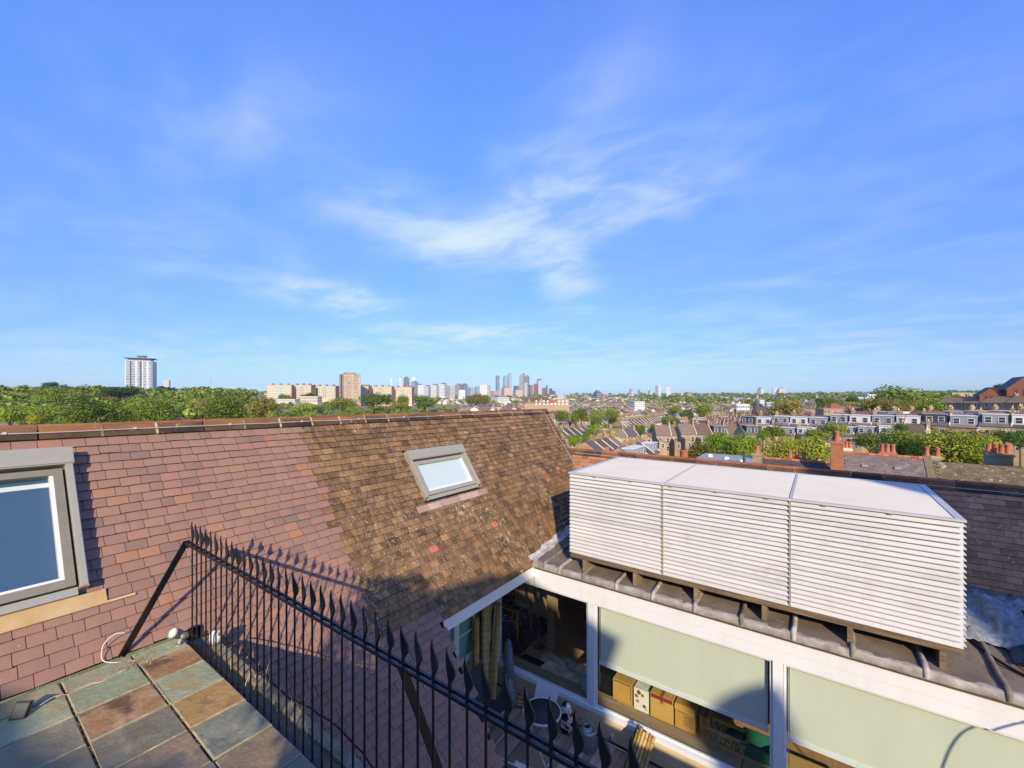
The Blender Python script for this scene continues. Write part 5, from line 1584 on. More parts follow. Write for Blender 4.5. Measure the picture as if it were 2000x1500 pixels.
def house_proto(w=5.0, D=8.5, H=6.2, wall='s', roofm='s', dorm=None, rise=2.9, outr=True, chim=True, pots=4, full=False, front=2, name='terraced_house'):
    """front faces -y; origin at the ground in the middle of the house"""
    root = bpy.data.objects.new(name, None)
    COL.objects.link(root); root.location = (0, 0, -500)
    ORG[root.name] = Vector((0, 0, 0))
    wm = WALLS[wall]; rm = ROOFS[roofm]
    h2 = D / 2
    mb = MB()
    mb.prism([(-w / 2, -h2, -4), (-w / 2, h2, -4), (-w / 2, h2, H), (-w / 2, 0, H + rise - .06), (-w / 2, -h2, H)], (w, 0, 0), .5)
    part(mb, 'wall', wm, root)
    mb = MB()
    t_ = .12
    for s_ in (-1, 1):
        y0 = s_ * (h2 + .25); z0 = H - .25 * rise / h2
        pr = [(-w / 2 + .12, y0, z0), (-w / 2 + .12, 0, H + rise), (-w / 2 + .12, 0, H + rise + t_), (-w / 2 + .12, y0, z0 + t_)]
        if s_ > 0: pr = pr[::-1]
        mb.prism(pr, (w - .24, 0, 0), rnd.uniform(.3, .7))
    r_ = part(mb, 'roof', rm, root)
    mb = MB(); mb.tube([(-w / 2 + .1, 0, H + rise + t_), (w / 2 - .1, 0, H + rise + t_)], .11, 6, .5); part(mb, 'ridge', M_POT if roofm == 's' else rm, r_)
    # party wall upstand
    mb = MB()
    for s_ in (-1, 1):
        mb.prism([(w / 2 - .1, s_ * h2 * 1.02, H - .1), (w / 2 - .1, 0, H + rise), (w / 2 - .1, 0, H + rise + .42), (w / 2 - .1, s_ * h2 * 1.02, H + .32)], (.2, 0, 0), .7)
    part(mb, 'party_wall', M_CREAM if wall in 'sc' else wm, root)
    if chim:
        mb = MB(); mb.box(w / 2 - .3, w / 2 + .3, -.75 if pots < 6 else -1.1, .75 if pots < 6 else 1.1, H + rise - .9, H + rise + 1.15, .4); mb.box(w / 2 - .36, w / 2 + .36, -.82 if pots < 6 else -1.17, .82 if pots < 6 else 1.17, H + rise + 1.0, H + rise + 1.16, .6)
        c_ = part(mb, 'chimney', wm if wall in 'sr' else M_STOCK, root)
        for k in range(pots):
            y = (-.55 + 1.1 * k / max(1, pots - 1)) * (1 if pots < 6 else 1.6)
            p = link('chimney_pot', pot_data(1 if rnd.random() < .6 else 0), c_); p.location = (w / 2, y, H + rise + 1.16)
    zt = H + rise - .15
    if dorm:
        dw = w - .5 if full else w - 1.1
        zb_ = H + .25
        mb = MB(); mb.box(-dw / 2, dw / 2, -h2 + .55, -.1, zb_, zt - .16); dm = part(mb, 'dormer', CLAD[dorm], root)
        mb = MB(); mb.box(-dw / 2 - .1, dw / 2 + .1, -h2 + .4, 0, zt - .158, zt); part(mb, 'dormer_roof', M_WALLW if dorm != 'd' else M_LGREY, dm)
        for k in range(2):
            o = link('window', win_data(1.15, 1.35), dm); o.location = ((-.27 + .54 * k) * dw, -h2 + .53, zb_ + .45)
    # front windows on two storeys
    for z in (.9, 3.7)[:front]:
        for k in range(2):
            o = link('window', win_data(1.05, 1.6), root); o.location = ((-.25 + .5 * k) * w, -h2 - .02, z)
    if outr:
        ow, oz = w * .5, H - 1.2
        mb = MB(); mb.prism([(-w / 2 + .1, -h2 - 4.2, -4), (-w / 2 + .1 + ow, -h2 - 4.2, -4), (-w / 2 + .1 + ow, -h2 - 4.2, oz - 1.0), (-w / 2 + .1, -h2 - 4.2, oz)], (0, 4.15, 0), .6)
        o_ = part(mb, 'back_addition', wm, root)
        mb = MB(); mb.prism([(-w / 2, -h2 - 4.3, oz + .05), (-w / 2, -h2 - 4.3, oz + .17), (-w / 2 + .2 + ow, -h2 - 4.3, oz - .93), (-w / 2 + .2 + ow, -h2 - 4.3, oz - 1.05)], (0, 4.3, 0), rnd.random()); part(mb, 'lean_to_roof', rm, o_)
        mb = MB(); mb.box(-w / 2 - .05, -w / 2 + .12, -h2 - 4.35, -h2 + .1, oz, oz + .35, .8); part(mb, 'parapet', M_CREAM, o_)
        o = link('window', win_data(.9, 1.4), o_); o.location = (-w / 2 + .1 + ow / 2, -h2 - 4.22, oz - 2.6)
    note_children(root)
    return root
PROTO = {
 'A': house_proto(wall='s', roofm='s', dorm=None),
 'B': house_proto(wall='s', roofm='b', dorm=None, pots=5),
 'C': house_proto(wall='s', roofm='s', dorm='d', outr=False),
 'D': house_proto(wall='s', roofm='s', dorm='w', outr=False, full=True),
 'E': house_proto(wall='w', roofm='s', dorm='w', outr=False, full=True, pots=3),
 'F': house_proto(wall='s', roofm='b', dorm='l', outr=False, full=True, pots=3),
 'G': house_proto(wall='c', roofm='b', dorm=None, pots=3),
 'H': house_proto(wall='s', roofm='s', dorm='l', outr=True),
 'I': house_proto(w=8.5, wall='s', roofm='y', dorm=None, outr=False, pots=2, H=5.5, rise=2.4),
}
used_ = set()
def house(kind, loc, rz, label, group=None, sc_=1.0):
    p = PROTO[kind]
    if kind not in used_:
        used_.add(kind); o = p
    else:
        o = copy_tree(p)
    o.location = loc; o.rotation_euler = (0, 0, rz); o.scale = (sc_,) * 3
    for k_ in ('group',):
        if k_ in o: del o[k_]
    return tag(o, label, 'house', group)
def proj(p):
    q = Vector(p) - EYE
    r, f = cam_rf(q.x, q.y)
    if f < 1: return 1e6, 1e6, f
    return 1000 + FPX * r / f, HOR - FPX * q.z / f, f
ORD = ['first', 'second', 'third', 'fourth', 'fifth', 'sixth', 'seventh', 'eighth', 'ninth', 'tenth', 'eleventh', 'twelfth', 'thirteenth', 'fourteenth', 'fifteenth', 'sixteenth']
LOOK = {'A': 'slate roofed brick house', 'B': 'brown roofed brick house', 'C': 'house with dark grey dormer', 'D': 'brick house with white dormer', 'E': 'white house with white dormer', 'F': 'house with light grey dormer', 'G': 'cream house', 'H': 'house with pale grey dormer', 'I': 'wide brown roofed brick house'}
busy = []
def row(u0, d0, zr, n, rz, kinds, desc, sc_=1.0, step=5.0, group=None):
    """a terrace whose first ridge sits at pixel (u0, zr), d0 metres ahead"""
    p0 = at(u0, zr, d0)
    for k in range(n):
        kd = kinds[k % len(kinds)]
        x = p0.x + math.cos(rz) * k * step * sc_; y = p0.y + math.sin(rz) * k * step * sc_
        slope_z = 0
        z = p0.z - 9.1 * sc_
        house(kd, (x, y, z), rz, LOOK[kd] + ', ' + ORD[k] + ' from left in ' + desc, group, sc_)
        busy.append((x, y))
R36 = YAW
# the long row with the big white dormers, facing the terrace
P0, P1 = at(1470, 812, 143), at(2010, 806, 96)
nrow = 13
dirr = math.atan2(P1.y - P0.y, P1.x - P0.x)
stp = (P1 - P0).xy.length / (nrow - 1)
for k in range(nrow):
    t_ = k / (nrow - 1)
    p = P0.lerp(P1, t_)
    kd = 'CDFDFHDFDCFHD'[k]; jz = rnd.uniform(-.5, .4)
    house(kd, (p.x, p.y, p.z - 9.1 + jz), dirr + rnd.uniform(-.03, .03), LOOK[kd] + ', ' + ORD[k] + ' from left in the row of white dormers', 'row of dormered houses above the trees')
    busy.append((p.x, p.y))
P0f, P1f = at(1545, 833, 122), at(1790, 829, 100)
for k in range(7):
    p = P0f.lerp(P1f, k / 6)
    kd = 'FDGFHEG'[k]
    house(kd, (p.x, p.y, p.z - 9.1 * .8), dirr, LOOK[kd] + ', ' + ORD[k] + ' of the lower dormer row from left', 'lower row of houses before the white dormers', .8)
    busy.append((p.x, p.y))
for k in range(12):
    p = P0.lerp(P1, (k + rnd.uniform(.2, .8)) / 12)
    dv = Vector((p.x, p.y, 0)).normalized() * rnd.uniform(7, 15)
    cc = rnd.choice('mmbdo'); rx = rnd.uniform(1.6, 2.8)
    tree_at(Vector((p.x - dv.x, p.y - dv.y, p.z - rnd.uniform(4.2, 6.0))), rx, rx, 110, cc, {'m': 'mid green', 'b': 'light green', 'd': 'dark green', 'o': 'olive'}[cc] + ' garden tree in front of the white dormer row', 'garden trees before the white dormers')
P0b, P1b = at(1700, 803, 150), at(2020, 800, 112)
for k in range(9):
    p = P0b.lerp(P1b, k / 8)
    kd = 'BFDGBDFHG'[k]
    house(kd, (p.x, p.y, p.z - 9.1), math.atan2(P1b.y - P0b.y, P1b.x - P0b.x), LOOK[kd] + ', ' + ORD[k] + ' from left in the row above the white dormers', 'second row of houses on the right slope')
P0c, P1c = at(1868, 776, 185), at(2010, 774, 160)
for k in range(4):
    p = P0c.lerp(P1c, k / 3)
    house('I', (p.x, p.y, p.z - 7.9), math.atan2(P1c.y - P0c.y, P1c.x - P0c.x) + .05, 'wide yellow brick house with brown roof, ' + ORD[k] + ' from left below the red brick gables', 'brown roofed houses on the hill')
row(1102, 198, 824, 3, R36 + .05, 'CCH', 'the dormer row by the ridge end', .95)
row(1292, 150, 832, 2, R36 - .15, 'BB', 'the brown pair left of the dark dormer')
row(1338, 146, 829, 4, R36 - .1, 'BBCB', 'the terrace with one dark dormer')
row(1180, 160, 838, 3, R36 + .3, 'HBA', 'the group right of the yellow tree')
row(1460, 118, 829, 2, R36 - .1, 'CD', 'the pair behind the lime tree', .85)
# near gabled houses with side dormers below the brown roofed terrace
row(1215, 108, 872, 4, R(90), 'HHAH', 'the near gables over the rear ridge')
row(1150, 120, 862, 4, R(90), 'AGAB', 'the terrace beside the roof end')
# valley rows -----------------------------------------------------------------
cand = []
X = -60
flip = 0
while X > -420:
    for Yk in range(0, 110):
        Y = 120 + Yk * 5.0
        if (Y % 95) < 12: continue
        cand.append((X, Y, R(90)))
    X -= 17 if flip else 23
    flip = 1 - flip
Y = 175
while Y < 620:
    for Xk in range(0, 40):
        X = -55 + Xk * 5.0
        if (X % 120) < 10: continue
        cand.append((X, Y, 0))
    Y += 21
vis = []
for x, y, rz in cand:
    z = ground(x, y)
    u, v, f = proj((x, y, z + 9))
    if f < 125 or f > 900 or u < 1070 or u > 1700: continue
    if v < 772 or v > 885: continue
    if any((x - a) ** 2 + (y - b) ** 2 < 100 for a, b in busy): continue
    vis.append((f, x, y, z, rz))
vis.sort()
near_ = vis[:215]
for f, x, y, z, rz in near_:
    kd = rnd.choice('AAAABBBGHH')
    house(kd, (x, y, z), rz, LOOK[kd] + ' in the crowded rows of the valley', 'terraced houses of the valley')
# everything farther merges into one mass of roofs
far = vis[215:]
for _ in range(2600):
    u = rnd.uniform(520, 2020); d = 420 * (3600 / 420) ** rnd.random()
    p = at(u, HOR, d)
    if u < 900 and d < 900: continue
    far.append((d, p.x, p.y, ground(p.x, p.y), rnd.uniform(0, 3.1)))
mb = MB()
for f, x, y, z, rz in far:
    w, D, H, r_ = rnd.uniform(5, 14), rnd.uniform(7, 9), rnd.uniform(5, 7.5), rnd.uniform(1.5, 3)
    if f > 1200:
        w *= 1.8; D *= 1.5
    M_ = Matrix.Translation((x, y, z)) @ Matrix.Rotation(rz, 4, 'Z')
    t_ = rnd.random()
    mb.cm = rnd.choice((0, 0, 0, 1, 1, 2))
    P = [M_ @ Vector(q) for q in ((-w / 2, -D / 2, -3), (w / 2, -D / 2, -3), (w / 2, D / 2, -3), (-w / 2, D / 2, -3), (-w / 2, -D / 2, H), (w / 2, -D / 2, H), (w / 2, D / 2, H), (-w / 2, D / 2, H), (-w / 2, 0, H + r_), (w / 2, 0, H + r_))]
    mb.mesh(P, [(0, 1, 5, 4), (1, 2, 6, 9, 5), (2, 3, 7, 6), (3, 0, 4, 8, 7)], t_)
    mb.cm = rnd.choice((3, 3, 4, 4, 5))
    e = .3
    P = [M_ @ Vector(q) for q in ((-w / 2, -D / 2 - e, H - .1), (w / 2, -D / 2 - e, H - .1), (w / 2, 0, H + r_ + .05), (-w / 2, 0, H + r_ + .05), (w / 2, D / 2 + e, H - .1), (-w / 2, D / 2 + e, H - .1))]
    mb.mesh(P, [(0, 1, 2, 3), (3, 2, 4, 5)], rnd.random())
    if f < 900:
        mb.cm = 0
        cx = w / 2 - .4
        P = [M_ @ Vector((cx + i * .4, j * .7, k)) for k in (H + r_ - .5, H + r_ + 1.3) for i, j in ((-1, -1), (1, -1), (1, 1), (-1, 1))]
        mb.mesh(P, [(4, 5, 6, 7), (0, 1, 5, 4), (1, 2, 6, 5), (2, 3, 7, 6), (3, 0, 4, 7)], .5)
o = link('distant_houses', mb.data('distant_houses', [M_STOCK, M_CREAM, M_WALLW, M_BRTILE, M_SLATE, M_LGREY])); o['kind'] = 'stuff'
# street trees of the valley
k = 0; tries = 0
while k < 105 and tries < 6000:
    tries += 1
    x = rnd.choice([-71, -94, -111, -134, -151, -174, -191, -214, -254, -294]) + rnd.uniform(-2, 2) if rnd.random() < .6 else rnd.uniform(-50, 130)
    y = rnd.uniform(150, 620)
    u, v, f = proj((x, y, ground(x, y) + 7))
    if u < 1080 or u > 1700 or f < 160 or v > 880: continue
    rx = rnd.uniform(3.4, 5.4)
    if not free(x, y, rx): continue
    spots_.append((x, y, rx)); k += 1
    cc = rnd.choice('mmmdb'); tree_at(Vector((x, y, ground(x, y) + rnd.uniform(5.5, 7.5))), rx, rx * .85, f, cc, GVc[cc], 'round trees of the valley streets', kind='r')
# far woods: one mass of leafy clumps
mbV, mbF, mbT = [], [], []
LC = [leaf_cloud(900 + i, 90, .22, 6, .8) for i in range(5)]
for _ in range(2900):
    u = rnd.choice((rnd.uniform(-60, 560), rnd.uniform(-60, 560), rnd.uniform(-60, 900), rnd.uniform(560, 1250), rnd.uniform(1250, 2060), rnd.uniform(1250, 2060)))
    d0 = 300 if u < 520 else 650
    d = d0 * (3800 / d0) ** rnd.random()
    if 500 < u < 900 and d < 1300: continue
    if 900 < u < 1250 and rnd.random() < .5: continue
    p = at(u, HOR, d)
    s_ = rnd.uniform(5, 9) * (1 + d / 3000)
    hz = ground(p.x, p.y) + s_ * rnd.uniform(.5, .9)
    V_, F_, T_ = rnd.choice(LC)
    b = len(mbV); dt = rnd.uniform(-.45, .2)
    mbV += [(p.x + q.x * s_, p.y + q.y * s_, hz + q.z * s_ * .8) for q in V_]
    mbF += [tuple(b + i for i in f) for f in F_]
    mbT += [min(1, max(0, t_ + dt)) for t_ in T_]
def clump(p, s_, lift_=.7):
    V_, F_, T_ = rnd.choice(LC)
    b = len(mbV); dt = rnd.uniform(-.45, .2)
    hz = ground(p.x, p.y) + s_ * lift_
    mbV.extend([(p.x + q.x * s_, p.y + q.y * s_, hz + q.z * s_ * .8) for q in V_])
    mbF.extend([tuple(b + i for i in f) for f in F_])
    mbT.extend([min(1, max(0, t_ + dt)) for t_ in T_])
for _ in range(420):
    d = 420 * (1300 / 420) ** rnd.random()
    clump(at(rnd.uniform(1080, 1720), HOR, d), rnd.uniform(3.5, 6))
for _ in range(420):
    d = 260 * (680 / 260) ** rnd.random()
    clump(at(rnd.uniform(500, 930), HOR, d), rnd.uniform(3, 5.5), .6)
me = bpy.data.meshes.new('far_woodland'); me.from_pydata(mbV, [], mbF); me.materials.append(F_MID)
a = me.attributes.new('tint', 'FLOAT', 'FACE'); a.data.foreach_set('value', mbT)
o = link('far_woodland', me); o['kind'] = 'stuff'

# ------------------------------------------------------------------ nearest neighbours: slate and stone roofs behind the rear ridge
M_SLATE2 = mat('warm_grey_slate', [(0, '#5c524c'), (.5, '#7a6d64'), (1, '#958779')], scale=2, na=.3, ta=1.0, rough=.75)
M_STONER = mat('lichened_stone_tile', [(0, '#4b4131'), (.5, '#6f6149'), (1, '#8f8063')], scale=1.2, na=.45, ta=.9, rough=.95, bump=.4, bscale=8, spots=[(2.2, .6, .68, '#b5a988', .8, 0, 0, 0)])
M_SLATED = mat('dark_grey_slate', [(0, '#3f3a38'), (.5, '#544d49'), (1, '#6b625b')], scale=2, na=.3, ta=1.0, rough=.75)
NYR = 48.0
def near_house(x0, x1, zr, m, wallm, label, tw, th_, ridge=True, pitch=.75):
    th = thing('neighbouring_house', label, 'house', ((x0 + x1) / 2, NYR, -13))
    mb = MB(); mb.prism([(x0, NYR - 4.6, -15), (x0, NYR + 4.6, -15), (x0, NYR + 4.6, zr - 3.6), (x0, NYR, zr - .1), (x0, NYR - 4.6, zr - 3.6)], (x1 - x0, 0, 0)); part(mb, 'wall', wallm, th)
    mb = MB(); mb.mesh([(x0, NYR, zr), (x1, NYR, zr), (x1, NYR + 5, zr - 5 * pitch), (x0, NYR + 5, zr - 5 * pitch), (x0, NYR - 5, zr - 5 * pitch - .05), (x1, NYR - 5, zr - 5 * pitch - .05), (x1, NYR, zr - .05), (x0, NYR, zr - .05)], [(0, 1, 2, 3), (4, 5, 6, 7)])
    rf = part(mb, 'roof', m, th)
    # slates row by row
    cs, sn = 1 / math.hypot(1, pitch), pitch / math.hypot(1, pitch)
    allp = []
    k = 0
    while k * th_ < 5.6:
        q = .1 + k * th_
        x = x0 + (k % 2) * tw / 2
        while x < x1 - tw * .3:
            allp.append((q, x, min(x + tw, x1))); x += tw
        k += 1
    def one(mbx, q, a, b):
        n0, n1 = .035 + rnd.uniform(0, .008), .006
        def pt(x, qq, n): return (x, NYR - qq * cs - n * sn, zr - qq * sn + n * cs)
        mbx.mesh([pt(a + .006, q + th_, n0), pt(b - .006, q + th_, n0), pt(b - .006, q - .03, n1), pt(a + .006, q - .03, n1), pt(a + .006, q + th_, 0), pt(b - .006, q + th_, 0)], [(0, 1, 2, 3), (4, 5, 1, 0)], rnd.gauss(.5, .13))
    for t_ in allp[:0]:
        pass
    mb = MB()
    for q, a, b in allp:
        one(mb, q, a, b)
    part(mb, 'slates', m, rf, stuff=True)
    if ridge:
        x = x0; 
        while x < x1 - .2:
            mb = MB(); mb.tube([(x + .01, NYR, zr + .03), (min(x + .45, x1) - .01, NYR, zr + .03)], .12, 8, rnd.random()); part(mb, 'ridge_tile', M_POT, rf); x += .45
    return th
def stack(parent, x, y, z0, z1, wx, wy, pots, m, potm=0, ps=1.0, name='chimney'):
    mb = MB(); mb.box(x - wx / 2, x + wx / 2, y - wy / 2, y + wy / 2, z0, z1, .45)
    for i, e in enumerate((.05, .1, .05)):
        mb.box(x - wx / 2 - e, x + wx / 2 + e, y - wy / 2 - e, y + wy / 2 + e, z1 + i * .09 + .001, z1 + i * .09 + .088, .6)
    c = part(mb, name, m, parent)
    for k in range(pots):
        o = link('chimney_pot', pot_data(potm), c)
        xx = x + (wx * .72) * ((k / max(1, pots - 1)) - .5) if wx >= wy else x
        yy = y + (wy * .72) * ((k / max(1, pots - 1)) - .5) if wy > wx else y
        o.location = Vector((xx, yy, z1 + .27)) - ORG[parent.name]
        o.scale = (ps * 1.15, ps * 1.15, ps)
    return c
n1 = near_house(-4.8, .85, -4.05, M_SLATED, M_STOCK, 'low dark slate roofed house with three red pots, left of the tall brick chimney', .28, .21)
stack(n1, -1.75, NYR + .6, -5.2, -4.15, 1.5, .6, 3, M_REDBR, 0, 1.2)
stack(n1, -4.75, NYR - 2.0, -6, -3.6, .7, .9, 2, M_STOCK, 0, 1.1)
n2 = near_house(1.65, 6.85, -3.05, M_SLATE2, M_REDBR, 'slate roofed house with clay ridge between the tall chimney and the stone parapet', .30, .23)
stack(n2, 1.2, NYR - 2.2, -9, -2.05, .85, 1.3, 2, M_REDBR, 0, 1.35)
stack(n2, 4.8, NYR + 1.2, -4.5, -3.1, 1.0, .6, 3, M_REDBR, 0, 1.15)
stack(n2, 2.0, NYR + 1.5, -4.5, -3.0, .7, .6, 3, M_CREAM, 0, 1.0)
for x in (3.1, 5.2):
    mb = MB(); mb.box(x - .2, x + .2, NYR - 1.35, NYR - 1.05, -3.94, -3.78); part(mb, 'vent', M_LGREY, n2)
n3 = near_house(7.45, 14.5, -3.2, M_STONER, M_STOCK, 'lichened stone tiled roof at the right below the largest yellow flecked tree', .34, .20, ridge=False)
mb = MB(); mb.prism([(6.9, NYR + .3, -2.85), (6.9, NYR + .3, -6), (6.9, NYR - 5.2, -9.5), (6.9, NYR - 5.2, -6.9)], (.5, 0, 0), .6); part(mb, 'parapet', M_STONER, n3)
stack(n3, 7.6, NYR + 1.2, -4.2, -3.2, .9, .6, 2, M_STOCK, 0, 1.15)
stack(n3, 12.0, NYR + 4.2, -6, -2.95, 1.5, .8, 4, M_STOCK, 0, 1.25)
stack(n3, 13.6, NYR + 1.0, -6, -2.0, 1.3, 2.2, 4, M_STOCK, 0, 1.25)
# long stack with pale haunching further left on the near row, and the flat roof
fr_ = thing('flat_roofed_house', 'pale grey flat roofed house with small round rooflights behind the rear ridge', 'house', (-7.2, 43, -13))
mb = MB(); mb.box(-9.4, -4.95, 38, 47, -15, -4.0); part(mb, 'wall', M_STOCK, fr_)
mb = MB(); mb.box(-9.5, -4.96, 37.9, 47.1, -3.998, -3.85); rf = part(mb, 'flat_roof', plain('grey_roof_membrane', '#9a9890', .6), fr_)
for x, y in ((-8.6, 44.5), (-7.0, 43.5), (-5.7, 42.3)):
    mb = MB(); mb.lathe((x, y, -3.85), [(.25, 0), (.25, .1), (.2, .2), (.1, .26), (0, .28)], 12); part(mb, 'rooflight', M_WALLW, rf)
mb = MB(); mb.tube([(-5.3, 41.5, -3.85), (-5.3, 41.5, -2.9)], .1, 8); mb.tube([(-5.3, 41.5, -2.9), (-5.3, 41.5, -2.75)], .16, 8); part(mb, 'flue', M_DGREY, rf)
ck = thing('chimney_stack', 'red chimney pot on white stepped base at the left end of the flat roof', 'chimney', (-9.9, 40, -6))
mb = MB(); mb.box(-10.5, -9.3, 39.4, 40.6, -9, -4.05, .5); mb.box(-10.3, -9.5, 39.6, 40.4, -4.05, -3.85, .6); part(mb, 'base', M_WALLW, ck)
mb = MB(); mb.lathe((-9.9, 40, -3.85), [(.36, 0), (.34, .9), (.38, .95), (.38, 1.05), (.26, 1.05)], 14); part(mb, 'pot', M_POT, ck)
# two terracotta coloured garden walls / fences by the white gabled houses
for u0, u1, v, d, lb in ((1134, 1152, 872, 95, 'short red tiled fence at the foot of the bright green tree'), (1181, 1189, 874, 95, 'small red fence beside the pale gabled house')):
    a, b = at(u0, v, d), at(u1, v, d)
    mb = MB(); mb.bar(a - Vector((0, 0, .8)), b - Vector((0, 0, .8)), .12, 1.8)
    solo(mb, 'fence', M_REDBR, lb, 'fence', a)
# ------------------------------------------------------------------ towers, slabs and the skyline
def pal(c): return plain('facade_' + c[1:], c, .6, 0, .03, .05)
_pm = {}
def fm(c):
    if c not in _pm: _pm[c] = pal(c)
    return _pm[c]
def block(u0, u1, vt, vb, d, wall, label, cat='tower block', yaw=25, floors=10, cols=6, winc='#4a545c', deep=None, name='tower_block', band=0, top=None, group=None, topc=None, sink=20, side=None):
    """box building that spans those pixels; windows as rows of recessed panes with slabs between"""
    a, b = at(u0, vb, d), at(u1, vb, d)
    W = (b - a).length
    y_ = R(yaw)
    c = at((u0 + u1) / 2, vb, d)
    if deep is None:
        w = W / (abs(math.cos(y_)) + abs(math.sin(y_))); dp = w
    else:
        dp = deep; w = (W - dp * abs(math.sin(y_))) / max(.2, abs(math.cos(y_)))
    z0, z1 = c.z, at(u0, vt, d).z
    k_ = (d + dp * .5) / d
    c = Vector((c.x * k_, c.y * k_, c.z))
    org = Vector((c.x, c.y, z0))
    th = thing(name, label, cat, org, group)
    Mx = Matrix.Translation(org) @ Matrix.Rotation(YAW + y_, 4, 'Z')
    H = z1 - z0
    mb = MB(); mb.box(-w / 2, w / 2, -dp / 2, dp / 2, -sink, H, .5, M=Mx)
    part(mb, 'body', fm(wall), th)
    fh = H / floors
    e = max(.12, d * .00006)
    mb = MB(); pm = MB()
    faces = [(w, lambda s, n: Vector((s, -dp / 2 - n, 0))), (dp, lambda s, n: Vector((w / 2 + n, s, 0))), (dp, lambda s, n: Vector((-w / 2 - n, -s, 0)))]
    vis_ = [faces[0], faces[1] if yaw < 0 else faces[2]]
    for L, fn in vis_:
        nc_ = max(1, round(cols * L / w))
        for i in range(floors):
            zc = (i + .5) * fh
            if band:
                p = [fn(-L * .47, e), fn(L * .47, e), fn(L * .47, e), fn(-L * .47, e)]
                zz = (zc - fh * .22, zc - fh * .22, zc + fh * .22, zc + fh * .22)
                mb.face([Mx @ (q + Vector((0, 0, z))) for q, z in zip(p, zz)], rnd.random())
            else:
                for k in range(nc_):
                    s0 = -L / 2 + L * (k + .22) / nc_; s1 = -L / 2 + L * (k + .78) / nc_
                    p = [fn(s0, e), fn(s1, e), fn(s1, e), fn(s0, e)]
                    zz = (zc - fh * .26, zc - fh * .26, zc + fh * .26, zc + fh * .26)
                    mb.face([Mx @ (q + Vector((0, 0, z))) for q, z in zip(p, zz)], rnd.random())
    wnd = part(mb, 'windows', mat('pane_' + winc[1:], [(0, winc), (1, '#7d868c')], scale=.3, na=.2, rough=.25, spec=.6) if ('pane_' + winc[1:]) not in bpy.data.materials else bpy.data.materials['pane_' + winc[1:]], th, stuff=True)
    if top:
        mb = MB(); mb.box(-w * top, w * top, -dp * top, dp * top, H, H + fh * 1.2, .5, M=Mx); part(mb, 'plant_room', fm(topc or '#77787a'), th)
    mb = MB(); mb.box(-w / 2 - e * 2, w / 2 + e * 2, -dp / 2 - e * 2, dp / 2 + e * 2, H + .01, H + fh * .18, .6, M=Mx); part(mb, 'parapet', fm(topc or wall), th)
    return th, Mx, w, dp, H, fh
# white tower at the left --------------------------------------------------
th, Mx, w, dp, H, fh = block(247, 305, 705, 765, 640, '#bcbfc2', 'tall white and grey tower block with flat hat roof at the left', yaw=32, floors=19, cols=5, winc='#39424b', sink=30)
MT = fm('#6f7276')
mb = MB(); mb.box(-w * .40, w * .40, -dp * .40, dp * .40, H + .6, H + 4.2, .4, M=Mx); part(mb, 'attic', fm('#9a9b98'), th)
mb = MB(); mb.box(-w * .54, w * .54, -dp * .54, dp * .54, H + 4.22, H + 4.9, .5, M=Mx); part(mb, 'hat_roof', MT, th)
mb = MB(); mb.box(-w * .12, w * .16, -dp * .16, dp * .16, H + 4.9, H + 8.5, .5, M=Mx); mb.box(-w * .16, w * .20, -dp * .2, dp * .2, H + 8.5, H + 9.0, .5, M=Mx)
for k in range(5):
    p = Mx @ Vector((w * (-.12 + k * .07), 0, H + 9)); mb.tube([p, p + Vector((0, 0, rnd.uniform(1.5, 4)))], .18, 4)
part(mb, 'roof_plant', MT, th)
for k, x in enumerate((-.30, .06, .46)):
    mb = MB(); mb.box(w * x - .9, w * x + .9, -dp / 2 - .5, -dp / 2 - .12, -5, H, .4, M=Mx); part(mb, 'dark_strip', fm('#4d565d' if k < 2 else '#7f8588'), th)
    mb = MB(); mb.box(-w / 2 - .5, -w / 2 - .12, dp * x - .8, dp * x + .8, -5, H, .4, M=Mx); part(mb, 'dark_strip', fm('#5d7470' if k == 1 else '#4d565d'), th)
block(320, 332, 743, 762, 1500, '#c2bfb6', 'small pale tower block right of the white and grey tower', floors=14, cols=4, sink=30)
# cream slab blocks and brick tower
CRM = '#cbbb99'
SL = [(525, 571, 752, 782, 700, 'cream slab block with white gable, leftmost of the long estate', 10), (571, 614, 752, 778, 720, 'cream slab block with brick end, second of the long estate', -7),
      (614, 661, 754, 777, 740, 'cream slab block directly left of the brick tower', -7), (703, 724, 754, 776, 760, 'cream block directly right of the brick tower', -7),
      (724, 769, 755, 777, 780, 'cream slab block with brick end, second right of the brick tower', -7), (769, 808, 756, 778, 800, 'cream slab block at the right end of the estate', -7)]
for u0, u1, vt, vb, d, lb, yw in SL:
    th, Mx, w, dp, H, fh = block(u0, u1, vt, vb, d, CRM, lb, 'apartment block', yaw=yw, floors=8, cols=12, winc='#8a8271', deep=13, name='apartment_block', group='cream slab blocks of the estate', topc='#a8936d', sink=20)
    mb = MB(); mb.box(w / 2 + .02, w / 2 + .5, -dp / 2 - .1, dp / 2, -10, H + .5, .5, M=Mx); part(mb, 'brick_gable', fm('#957057'), th)
    mb = MB()
    for i in range(8):
        mb.box(-w * .12, w * .08, -dp / 2 - 1.3, -dp / 2 - .15, i * fh + .1, i * fh + fh * .42, .5, M=Mx)
    part(mb, 'balconies', fm('#c5c6c4'), th, stuff=True)
    mb = MB()
    for x in (-.3, .02, .34):
        mb.box(w * x - 1.6, w * x + 1.6, -2, 2, H + .5, H + 2.6, .5, M=Mx)
    part(mb, 'roof_plant', fm('#6d6152'), th)
th, Mx, w, dp, H, fh = block(661, 706, 731, 782, 690, '#b0967b', 'brick coloured tower block with pale balcony stacks rising over the cream estate', yaw=38, floors=15, cols=5, winc='#c9b79a', top=.3, topc='#9b8c78', sink=20)
